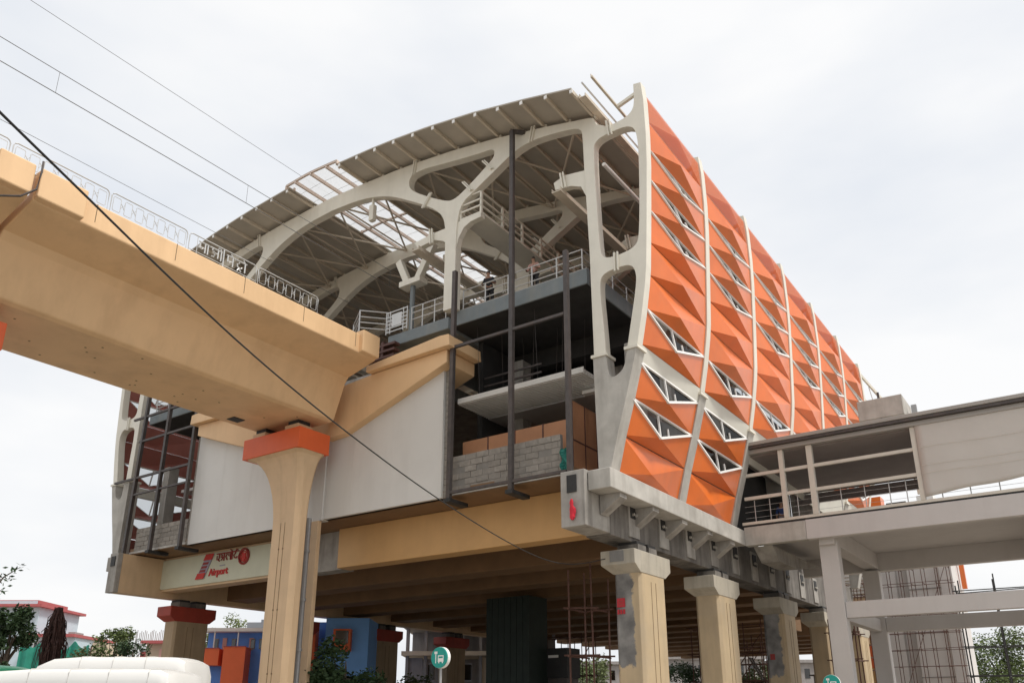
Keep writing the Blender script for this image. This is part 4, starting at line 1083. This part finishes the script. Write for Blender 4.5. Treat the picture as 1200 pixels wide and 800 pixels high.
# ================================================================== FOREGROUND VANS
VANW = mat('van_white_paint', (.76, .75, .72), .25, .03, 1, spec=.5); VANG = mat('van_green_paint', (.02, .16, .09), .3, .05, 1)
TYRE = mat('tyre_rubber', (.02, .02, .02), .8, .1, 5)
RIBW = mat('van_rib_paint', (.60, .59, .56), .4, .03, 1)
def van(loc, rot, L, H, paint, label, ribs=True):
    o = thing('parked_van', label, 'van', loc, 'vans parked at the lower left')
    o.rotation_euler = (0, 0, rot)
    w = .95
    st_ = [(0, .55, .86), (.15, .85, .93), (.9, 1.12, .97), (1.1, 1.2, .97), (1.9, H * .93, .985), (2.25, H * .985, 1), (2.8, H, 1), (L - .5, H, 1), (L - .2, H * .993, 1), (L - .06, H * .965, .985), (L, H * .90, .97), (L + .01, H * .5, .97)]
    m = MB(); rings = []
    for x, zt, ws in st_:
        q = [(-1, 0), (-1.0, .55), (-.992, .88), (-.97, .955), (-.91, .985), (-.5, .997), (0, 1)]
        q = q + [(-a, b) for a, b in reversed(q[:-1])]
        rings.append([(x, a * w * ws, .35 + (zt - .35) * b) for a, b in q])
    k_ = len(rings[0]); vs = [p for r_ in rings for p in r_]; fs = []
    for i in range(len(rings) - 1):
        for k in range(k_): fs.append((i * k_ + k, i * k_ + (k + 1) % k_, (i + 1) * k_ + (k + 1) % k_, (i + 1) * k_ + k))
    fs.append(tuple(reversed(range(k_)))); fs.append(tuple((len(rings) - 1) * k_ + k for k in range(k_)))
    m.add(vs, [tuple(reversed(f)) for f in fs])
    def part(mb, name, m_, sm=False):
        ob = bpy.data.objects.new(name, mb.mesh(name, m_, sm)); COL.objects.link(ob); ob.parent = o; return ob
    b = part(m, 'body', paint, True)
    em = b.modifiers.new('es', 'EDGE_SPLIT'); em.split_angle = R(38)
    if ribs:
        x = 2.85
        while x < L - .3:
            r_ = MB().tube([(x, a * w, .35 + (H - .35) * bb + .008) for a, bb in ((-.997, .72), (-.992, .88), (-.97, .955), (-.91, .985), (-.5, .997), (0, 1), (.5, .997), (.91, .985), (.97, .955), (.992, .88), (.997, .72))], .009, 6)
            part(r_, 'roof_rib', RIBW); x += .72
    for sy in (-1, 1):
        for xa, xb in ((2.2, 2.95), (3.05, 3.95), (4.05, L - .35)):
            part(MB().box(xa, xb, sy * (w - .012), sy * (w + .006), H * .60, H * .80), 'side_window', DGLASS)
        for x in (.95, L - .95):
            part(MB().tube([(x, sy * (w - .22), .34), (x, sy * (w + .01), .34)], .34, 20), 'wheel', TYRE)
        part(MB().box(-.02, .05, sy * .62 - .14, sy * .62 + .14, .62, .8), 'headlight', WHITE)
    part(MB().add([(1.14, -.8, 1.25), (1.14, .8, 1.25), (1.46, .78, 1.2 + .45 * (.93 * H - 1.2)), (1.46, -.78, 1.2 + .45 * (.93 * H - 1.2))], [(0, 1, 2, 3)]), 'windscreen', DGLASS).location = (-.03, 0, .04)
    part(MB().box(-.08, .05, -.85, .85, .38, .56), 'bumper', STEEL)
    return o
def at(px, py, D):
    """ground-frame point on the view ray of a photo point, D metres ahead of the camera position"""
    d = cray(px, py, 1) - Vector((0, 0, 1.6)); f = Vector((math.sin(YAW), math.cos(YAW), 0))
    return Vector((0, 0, 1.6)) + d * (D / d.dot(f))
VR = -YAW
p = at(-112, 800, 16.5); van((p.x, p.y, 0), VR, 5.40, 2.38, VANW, 'nearest white van with ribbed roof at the lower left')
p = at(-35, 800, 20); van((p.x, p.y, 0), VR + .03, 5.2, 2.82, VANW, 'second white van behind the nearest one, slightly higher roof')
p = at(-345, 800, 22.5); van((p.x, p.y, 0), VR, 8.1, 2.78, VANG, 'green bus roof at the far lower left edge behind the white vans', False)

# ================================================================== TREES
LEAF = mat('leaf_green', (.10, .135, .045), .6, .5, .9, spec=.3)
LEAF2 = mat('leaf_dark_green', (.035, .065, .025), .6, .5, .9, spec=.3)
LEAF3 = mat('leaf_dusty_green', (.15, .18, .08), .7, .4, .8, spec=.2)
BARK = mat('bark', (.11, .085, .065), .9, .25, 4, .4, 12)
DRY = mat('dry_creeper', (.060, .032, .026), .9, .35, 4)
def tree(loc, H, rx, rz_, leafm, label, n=2200, ls=.35, name='leafy_tree', trunk=True, seed=1, zc=None, lobes=14, flat=.8):
    rnd = random.Random(seed)
    o = thing(name, label, 'tree', loc, 'trees and bushes around the station')
    zc = zc or H - rz_
    cl = []
    for k in range(lobes):
        u = rnd.uniform(0, 2 * math.pi); v = rnd.uniform(-.75, .95); rr = rnd.uniform(.35, .85)
        cl.append(Vector((rx * rr * math.cos(u) * math.sqrt(1 - v * v * .7), rx * rr * math.sin(u) * math.sqrt(1 - v * v * .7), zc + rz_ * v * .8)))
    m = MB()
    if trunk:
        m.tube([(0, 0, 0), (.05, .02, zc * .4), (0, .05, zc), (.05, 0, zc + rz_ * .4)], [.045 * H ** .9 * .5 + .06, .035 * H * .4 + .05, .02 * H * .4 + .04, .02], 8)
        for c in cl[:9]:
            b0 = Vector((0, .03, rnd.uniform(zc * .55, zc))); mid = b0.lerp(c, .5) + Vector((0, 0, .1 * rx))
            m.tube([b0, mid, c], [.05 + .006 * H, .035, .012], 5)
    m.build('trunk', BARK, o, off=loc)
    lv = MB()
    for k in range(n):
        c = cl[k % lobes]; d = Vector((rnd.gauss(0, 1), rnd.gauss(0, 1), rnd.gauss(0, flat)))
        d = d.normalized() * (rnd.random() ** .5) * rx * .42
        p = c + d
        a = Vector((rnd.gauss(0, 1), rnd.gauss(0, 1), rnd.gauss(0, .6))).normalized(); b = a.cross(Vector((rnd.gauss(0, 1), rnd.gauss(0, 1), rnd.gauss(0, 1)))).normalized()
        s1 = ls * rnd.uniform(.6, 1.2); s2 = s1 * rnd.uniform(.35, .55)
        lv.add([p - a * s1 * .5, p + b * s2 * .5, p + a * s1 * .5, p - b * s2 * .5], [(0, 1, 2, 3)])
    lv.build('crown', leafm, o, off=loc)
    return o
def gp(px, D): p = at(px, 800, D); return (p.x, p.y, 0)
def hz(py, D): return at(600, py, D).z
tree(gp(0, 48), hz(704, 48), 1.35, 2.6, LEAF2, 'dark leafy tree at the far left edge above the green bus', 3800, .3, seed=3)
tree(gp(112, 70), hz(748, 70), 1.5, 2.0, LEAF, 'left bush of the green clump beyond the white vans', 1500, .3, seed=4)
tree(gp(128, 72), hz(731, 72), 1.8, 2.4, LEAF, 'tallest middle tree of the green clump beyond the white vans', 2200, .32, seed=5)
tree(gp(150, 70), hz(747, 70), 1.5, 1.8, LEAF2, 'right bush of the green clump beyond the white vans', 1500, .3, seed=6)
tree(gp(84, 62), hz(757, 62), 1.3, 1.3, LEAF3, 'pale yellow-green bush between the brown creeper and the tree clump', 1000, .25, seed=8)
tree(gp(403, 40), hz(759, 40), 1.9, 1.7, LEAF2, 'dark bush in front of the blue house right of the big pier', 6000, .28, seed=9, zc=3.2)
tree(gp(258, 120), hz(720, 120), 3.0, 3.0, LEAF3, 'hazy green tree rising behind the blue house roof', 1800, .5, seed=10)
tree(gp(1172, 92), hz(733, 92), 4.3, 4.6, LEAF, 'big round tree at the lower right edge behind the scaffold', 11000, .34, seed=11, lobes=34)
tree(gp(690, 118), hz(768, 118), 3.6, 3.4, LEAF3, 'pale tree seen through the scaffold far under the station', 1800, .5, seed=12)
tree(gp(485, 66), hz(788, 66), 1.6, 1.4, LEAF, 'small bush between the red capped pillars beside the bus sign', 1000, .3, seed=13)
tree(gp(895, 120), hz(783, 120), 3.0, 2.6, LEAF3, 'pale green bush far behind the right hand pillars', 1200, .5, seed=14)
# loose twig tip at the left edge
tw = thing('tree_branch', 'thin leafy branch tips poking in at the left edge against the sky', 'branch', gp(-18, 14))
p0 = at(-30, 720, 14); p1 = at(4, 676, 14); p2 = at(24, 664, 14); p3 = at(2, 690, 14)
m = MB().tube([gp(-60, 14), at(-58, 760, 14), p0, p1, p2], [.09, .07, .03, .012, .004], 6); m.tube([p0, at(-8, 700, 14), p3], [.02, .012, .004], 5)
m.build('stem', BARK, tw, off=(0, 0, 0))
m = MB(); rnd = random.Random(4)
for k in range(120):
    t = rnd.random(); p = (p0.lerp(p1, t * 2) if t < .5 else p1.lerp(p2, t * 2 - 1)) if k % 2 else p0.lerp(p3, t)
    p = p + Vector((rnd.gauss(0, .06), rnd.gauss(0, .06), rnd.gauss(0, .05)))
    a = Vector((rnd.gauss(0, 1), rnd.gauss(0, 1), rnd.gauss(0, .7))).normalized(); b = a.cross(Vector((rnd.gauss(0, 1), rnd.gauss(0, 1), rnd.gauss(0, 1)))).normalized()
    m.add([p - a * .05, p + b * .02, p + a * .05, p - b * .02], [(0, 1, 2, 3)])
m.build('foliage', LEAF2, tw, off=(0, 0, 0))
# brown dry creeper on a pole
loc = gp(54, 58); ht = hz(711, 58)
cr = thing('dry_creeper', 'tall brown dried creeper hanging round a pole beyond the vans', 'dead tree', loc)
MB().tube([(0, 0, 0), (0, 0, ht - .3)], .1, 8).build('pole', BARK, cr, off=loc)
m = MB(); rnd = random.Random(9)
for k in range(520):
    u = rnd.uniform(0, 6.28); r0 = rnd.uniform(0, .4); ln = rnd.uniform(.8, 4.4); zt = ht - rnd.random() ** 1.6 * 2.2
    a = Vector((r0 * .7 * math.cos(u), r0 * .7 * math.sin(u), zt)); w_ = rnd.uniform(.15, .55) + .45 * rnd.random() * min(1, (ht - zt) / 1.5)
    b = Vector((w_ * math.cos(u), w_ * math.sin(u), zt - .5 - rnd.random() * .5)); c = Vector((w_ * 1.05 * math.cos(u + .1), w_ * 1.05 * math.sin(u + .1), max(.3, zt - ln)))
    m.tube([a, b, b.lerp(c, .5) + Vector((rnd.gauss(0, .08), rnd.gauss(0, .08), 0)), c], [.02, .028, .022, .008], 4)
m.build('strands', DRY, cr, off=loc)

# ================================================================== BUILDINGS BEHIND
def house(name, label, px, D, rot=0.0, cat='building'):
    """returns (root, add) where add(part, a0, a1, b0, b1, z0, z1, material) is a box in metres: a to the right, b away from the viewer"""
    o = thing(name, label, cat, gp(px, D)); o.rotation_euler = (0, 0, -YAW + rot)
    def add(pn, a0, a1, b0, b1, z0, z1, m_, parent=None):
        mb = MB().box(a0, a1, b0, b1, z0, z1)
        ob = bpy.data.objects.new(pn, mb.mesh(pn, m_)); COL.objects.link(ob); ob.parent = parent or o
        return ob
    return o, add
def mpp(D): return D * .946 / 972.5          # metres per photo pixel near the horizon
BLUE = mat('blue_wall', (.12, .30, .80), .6, .06, 1, streak=.08, scol=(.1, .2, .5)); BLUE_L = mat('light_blue_wall', (.22, .48, .95), .6, .06, 1)
ORW = mat('orange_red_wall', (.85, .17, .06), .6, .06, 1); PINK = mat('pink_door', (.62, .36, .33), .6, .05, 1); LB = mat('pale_blue_wall', (.50, .60, .66), .6, .05, 1)
RRF = mat('red_roof_edge', (.40, .10, .10), .6, .1, 1); BEIGE = mat('beige_wall', (.52, .42, .32), .7, .08, 1); GREYW = mat('grey_raw_wall', (.30, .28, .27), .85, .12, 1, streak=.3)
CREAMW = mat('cream_wall', (.58, .48, .36), .7, .08, 1)
D = 62; u = mpp(D); Z = lambda y: hz(y, D)
o, add = house('blue_house', 'blue house with orange-red balconies seen between the left pillars', 238, D)
add('wall', 0, 150 * u, 0, 8, 0, Z(741), BLUE)
rf = add('roof', -4 * u, 92 * u, -1.2, 8.5, Z(741), Z(737), WHITE); add('parapet', 40 * u, 92 * u, 1, 6, Z(737), Z(727), LB, rf); add('parapet', 52 * u, 92 * u, 2, 5, Z(727), Z(722), LB, rf)
for a0, a1, z0, z1 in ((-1, 22, 780, 761), (27, 53, 812, 759)):
    bl = add('balcony', a0 * u, a1 * u, -1.3, -.02, Z(z0), Z(z1), ORW); add('balcony_rail', a0 * u, a1 * u, -1.34, -1.22, Z(z1), Z(z1) + .06, RRF, bl)
    add('balcony_post', (a0 + 14) * u, (a0 + 15.2) * u, -1.1, -1.0, Z(z1), Z(741), WHITE, bl)
for a0 in (8, 29, 52, 62): 
    wn_ = add('window', a0 * u, (a0 + 5) * u, -.05, .02, Z(760), Z(748), GREYW); add('pane', (a0 + .7) * u, (a0 + 4.3) * u, -.07, -.05, Z(759), Z(749), DGLASS, wn_)
for a0 in (18, 50): add('door', a0 * u, (a0 + 5) * u, -.05, .03, Z(761), Z(747), PINK)
add('wall', 150 * u, 200 * u, -2.5, 8, 0, Z(728), BLUE_L); add('wall', 138 * u, 149 * u, -1.5, 8, 0, Z(731), BLUE)
add('pilaster', 133 * u, 139 * u, -2.6, -1.6, 0, Z(739), ORW)
wb = add('window_box', 161 * u, 181 * u, -3.1, -2.5, Z(766), Z(741), ORW); add('pane', 164 * u, 178.5 * u, -3.13, -3.1, Z(757), Z(743), DGLASS, wb)
D = 95; u = mpp(D)
o, add = house('pale_blue_house', 'pale blue house with red roof edges at the far left', -60, D)
add('wall', 0, 92 * u, 0, 9, 0, Z(711), LB); rf = add('roof', -3 * u, 98 * u, -.8, 9.5, Z(711), Z(708), RRF); add('roof_step', 20 * u, 86 * u, .5, 7, Z(708), Z(702), RRF, rf); add('roof_face', 20.5 * u, 85 * u, .4, .5, Z(710), Z(703), LB, rf)
add('wall', 93 * u, 146 * u, -1, 8, 0, Z(747), LB); rf = add('roof', 91 * u, 148 * u, -1.6, 8.5, Z(747), Z(743.5), RRF); add('water_tank', 126 * u, 134 * u, 1, 3, Z(743), Z(739), GREYW, rf)
for a in (98, 112, 128): 
    w_ = add('window', a * u, (a + 6) * u, -1.06, -.98, Z(765), Z(752), WHITE); add('pane', (a + 1) * u, (a + 5) * u, -1.09, -1.06, Z(764), Z(753), DGLASS, w_)
add('wall', 147 * u, 158 * u, 3, 9, 0, Z(750), CREAMW)
NET = mat('green_site_net', (.03, .26, .19), .8, .15, 2)
D = 66; u = mpp(D); hd = thing('site_hoarding', 'green net hoarding round the brown creeper beyond the vans', 'hoarding', gp(15, D))
m = MB(); n = 40; vs = []; fs = []; hd.rotation_euler = (0, 0, -YAW)
for i in range(n + 1):
    a = i / n * 84 * u; top = Z(755) + .5 * math.sin(i * .45) * math.cos(i * .21) - .2
    vs += [(a, .15 * math.sin(i * .9), 0), (a, .15 * math.sin(i * .9 + .4), top)]
fs = [(2 * i, 2 * i + 2, 2 * i + 3, 2 * i + 1) for i in range(n)]
ob = bpy.data.objects.new('net', MB().add(vs, fs).mesh('net', NET)); COL.objects.link(ob); ob.parent = hd; ob.modifiers.new('t', 'SOLIDIFY').thickness = .04
for k in range(5):
    ob = bpy.data.objects.new('net_post', MB().tube([(k * 21 * u, .3, 0), (k * 21 * u, .3, Z(757))], .06, 6).mesh('net_post', RUST)); COL.objects.link(ob); ob.parent = hd
D = 85; u = mpp(D)
o, add = house('unfinished_house', 'low beige house with bare reinforcement rods on its roof left of the red capped pillar', 166, D)
add('wall', 0, 34 * u, 0, 6, 0, Z(754), BEIGE); rf = add('roof', -4 * u, 36 * u, -.8, 6.5, Z(754), Z(750.5), RRF)
add('door', 16 * u, 20 * u, -.04, .02, 0, Z(760), PINK); add('low_wall', -12 * u, 0, 1, 1.3, 0, Z(762), RRF)
rnd = random.Random(2)
for k in range(22):
    a = (-26 + 2.2 * k + rnd.uniform(-.5, .5)) * u
    add('rebar', a, a + .05, 2, 2.05, 0 if k < 12 else Z(750), Z(735 + rnd.uniform(0, 5)), GREYW)
D = 78; u = mpp(D)
o, add = house('raw_concrete_building', 'unfinished grey building with cream floor bands behind the bus sign', 474, D)
for k, (z0, z1) in enumerate(((800, 768), (762, 735))):
    for a in range(0, 180, 22):
        add('column', a * u, (a + 3.5) * u, 0, .6, Z(z0) - 3 if k == 0 else Z(z0), Z(z1), GREYW)
    add('floor_band', -4 * u, 182 * u, -.8, 7, Z(z1 - (0 if k else -0)), Z(z1 - 5), CREAMW if k == 0 else GREYW)
    add('rear_wall', 0, 180 * u, 5, 5.3, 0 if k == 0 else Z(z0), Z(z1), GREYW)
for a0, a1 in ((3, 20), (47, 64), (91, 106), (135, 150)): add('infill_wall', a0 * u, a1 * u, .2, .4, Z(805), Z(770), CREAMW if a0 > 60 else GREYW)
for a in (26, 70, 114): 
    w_ = add('window', a * u, (a + 10) * u, .1, .2, Z(798), Z(776), GREYW); add('pane', (a + 1) * u, (a + 9) * u, .06, .1, Z(796), Z(778), DGLASS, w_)
D = 150; u = mpp(D)
for k, (pxx, w_, top, mm_, lb) in enumerate(((640, 130, 778, GREYW, 'distant grey block seen low under the station'), (780, 120, 772, GREYW, 'distant dull grey block seen between the right pillars'), (905, 90, 776, GREYW, 'distant grey block seen left of the footbridge column'))):
    o, add = house('distant_building', lb, pxx, D)
    add('wall', 0, w_ * u, 0, 12, 0, Z(top), mm_); add('roof', -1 * u, (w_ + 1) * u, -.6, 12.5, Z(top), Z(top) + .5, GREYW)
    for a in range(4, w_ - 8, 12):
        for zz in (Z(top) - 2.6, Z(top) - 6): add('window', a * u, (a + 6) * u, -.06, .02, zz, zz + 1.6, DGLASS)

# lift tower and its neighbours on the right, behind the footbridge
D = 70; u = mpp(D)
TW = mat('pale_render_wall', (.66, .63, .61), .75, .06, .8, streak=.14, scol=(.36, .33, .31))
lt = thing('lift_tower', 'pale plastered tower wrapped in scaffolding behind the footbridge', 'tower', (-11, 74, 0))
MB().box(-12.6, -10.2, 74.0, 79, 0, 15.5).build('wall', TW, lt, bev=.03); MB().box(-10.19, -9.25, 73.6, 79, 0, 15.6).build('corner_pier', TW, lt, bev=.03)
MB().box(-15.2, -13.6, 74.5, 79, 0, 14.5).build('wall', TW, lt); MB().box(-13.59, -12.61, 75.2, 79, 0, 13).build('recess_wall', TW, lt)
for z in (4.2, 7.6, 11.0): MB().box(-12.62, -9.2, 73.94, 73.99, z, z + .07).build('pour_joint', GREYW, lt)
for x, z in ((-12.0, 3.6), (-10.9, 3.6)): MB().tube([(x, 73.98, z), (x, 74.02, z)], .07, 8).build('tie_hole', GREYW, lt)
MB().box(-9.1, -8.75, 77, 77.4, 11.2, 14.2).build('orange_fin', ORANGE, lt)
ob = thing('far_orange_block', 'orange and ochre building part behind scaffolding at the footbridge foot', 'building', (-17, 76, 0))
MB().box(-21.0, -16.2, 77, 82, 0, 7.2).build('wall', OCHRE, ob); MB().box(-20.2, -16.4, 76.95, 77, 5.2, 7.0).build('red_panel', ORW, ob)
MB().box(-20.5, -16.3, 77, 80, 11.0, 15.5).build('upper_wall', CREAMW, ob); MB().box(-19.0, -16.25, 76.9, 76.99, 13.2, 15.4).build('orange_panel', ORANGE, ob)
MB().box(-22.5, -9.5, 77.6, 80, 15.6, 18.0).build('upper_wall', CREAMW, ob)
for a_, b_, t_, m_ in ((-19.4, -17.7, 19.9, ORANGE), (-17.6, -16.7, 19.5, WHITE), (-15.8, -14.4, 19.8, ORANGE), (-14.0, -12.4, 19.1, STEEL), (-11.5, -10.2, 19.4, WHITE)): MB().box(a_, b_, 77.5, 79, 18.0, t_).build('parapet_panel', m_, ob)
for k in range(7): MB().box(-20.5, -16.3, 76.9, 76.99, 11.1 + .3 * k, 11.3 + .3 * k).build('cladding_strip', WHITE, ob)

# ================================================================== SCAFFOLDS
def scaffold(label, x0, x1, y0, y1, zt, nx_, lift=1.7, dep=1.2, r=.035, m_=RUST, brace=True):
    o = thing('tube_scaffold', label, 'scaffold', (x0, y0, 0), 'tube scaffolds')
    rnd = random.Random(int(abs(x0 * 10)))
    xs_ = [lerp(x0, x1, k / max(1, nx_)) for k in range(nx_ + 1)]
    ys_ = [lerp(y0, y1, k / max(1, nx_)) for k in range(nx_ + 1)]
    for x, y in zip(xs_, ys_):
        for d in (0, dep):
            MB().tube([(x, y + d, 0), (x + rnd.uniform(-.08, .08), y + d, zt + rnd.uniform(-.6, .5))], r, 6).build('standard', m_, o)
    z = lift
    while z < zt:
        for d in (0, dep):
            MB().tube([(x0 - .3, y0 + d, z + rnd.uniform(-.06, .06)), (x1 + .3, y1 + d, z + rnd.uniform(-.06, .06))], r * .9, 6).build('ledger', m_, o)
        for x, y in zip(xs_, ys_): MB().tube([(x, y - .15, z - .05), (x, y + dep + .15, z - .05)], r * .9, 6).build('transom', m_, o)
        z += lift
    if brace and nx_ > 0: MB().tube([(x0, y0 - .05, .5), (x1, y1 - .05, zt - 1)], r * .9, 6).build('brace', m_, o)
    return o
p = at(669, 790, 36); q = at(697, 790, 36)
o = scaffold('narrow rusty scaffold tower left of the corner pillar', p.x, q.x, p.y, q.y, 7.6, 1, 1.95, 1.3, .045, RUST, False)
scaffold('wide rusty scaffold in front of the pale lift tower', -14.6, -9.4, 71.8, 71.8, 13.5, 6, 1.25, 1.3, .026)
scaffold('dark scaffold platform reaching right beyond the lift tower', -9.0, -4.0, 72.5, 72.5, 11.4, 2, 2.1, 1.3, .05, BLACK, False)
scaffold('rusty scaffold between the footbridge columns', -18.5, -15.4, 70, 70, 11.5, 5, .95, 1.2, .03)
scaffold('thin scaffold beside the shadowed pillar behind the footbridge column', -13.4, -12.0, 51.5, 51.5, 7.2, 1, 1.5, 1.2, .04)
scaffold('rusty scaffold far under the station between the right hand pillars', -24, -19, 56, 56, 7.6, 3, 1.8, 1.2, .04)
# stair seen below, leaning between the right pillars
ls = thing('leaning_ladder', 'dark ladder leaning low between the second and third right pillars', 'ladder', gp(893, 60))
a = at(878, 770, 60); b = at(905, 815, 60)
for d in (0, .5): MB().bar(a + Vector((0, d, 0)), b + Vector((0, d, 0)), .1).build('stringer', STEEL, ls)
for k in range(8):
    q = a.lerp(b, k / 8); MB().bar(q, q + Vector((0, .5, 0)), .06).build('rung', STEEL, ls)
# stored black cabinet and junk under the station
cb = thing('dark_cabinet', 'black cabinet standing in the shade right of the dark green column', 'cabinet', gp(648, 52))
c0 = at(628, 760, 52); MB().box(c0.x, c0.x + 2.2, c0.y, c0.y + 1.5, c0.z - 1.7, c0.z).build('cabinet_body', BLACK, cb); MB().box(c0.x + .1, c0.x + 2.1, c0.y + .1, c0.y + 1.4, 0, c0.z - 1.71).build('cabinet_stand', STEEL, cb)
MB().box(c0.x + .9, c0.x + 1.6, c0.y - .03, c0.y - .005, c0.z - .55, c0.z - .4).build('cabinet_plate', WHITE, cb)

scaffold('rusty scaffold deep under the station left of the dark green column', -38.5, -34.5, 60, 60, 7.6, 3, 1.5, 1.2, .04)
scaffold('rusty scaffold deep under the station between dark column and corner pillar', -29.5, -24.5, 72, 72, 7.8, 4, 1.4, 1.2, .045)
for k, (x, y, w_, h_, lb) in enumerate(((-34, 84, 7, 4.6, 'low brown site shed far under the station near the dark column'), (-25.5, 90, 6, 5.2, 'low grey site shed far behind the corner pillar'), (-19.8, 84, 4.5, 5.0, 'low site shed far behind the second right pillar'))):
    sh_ = thing('site_shed', lb, 'shed', (x, y, 0), 'site sheds under the station')
    for q in range(int(w_ / .5)): MB().box(x + .5 * q, x + .5 * q + .46, y + (.03 if q % 2 else 0), y + .06, 0, h_).build('wall_sheet', GREYW if k == 1 else BROWN_D, sh_)
    MB().box(x, x + w_, y + .07, y + 4, 0, h_ - .05).build('shed_body', GREYW, sh_); MB().box(x - .3, x + w_ + .3, y - .4, y + 4.2, h_, h_ + .12).build('shed_roof', STEEL, sh_)

tree(gp(668, 105), hz(772, 105), 3.0, 3.0, LEAF, 'olive tree beyond the dark cabinet under the station', 2200, .42, seed=21)
tree(gp(800, 110), hz(776, 110), 3.0, 3.0, LEAF2, 'dark tree far between the first and second right pillars', 2200, .42, seed=22)
tree(gp(885, 108), hz(774, 108), 2.6, 3.0, LEAF, 'olive tree far between the second and third right pillars', 2000, .42, seed=23)
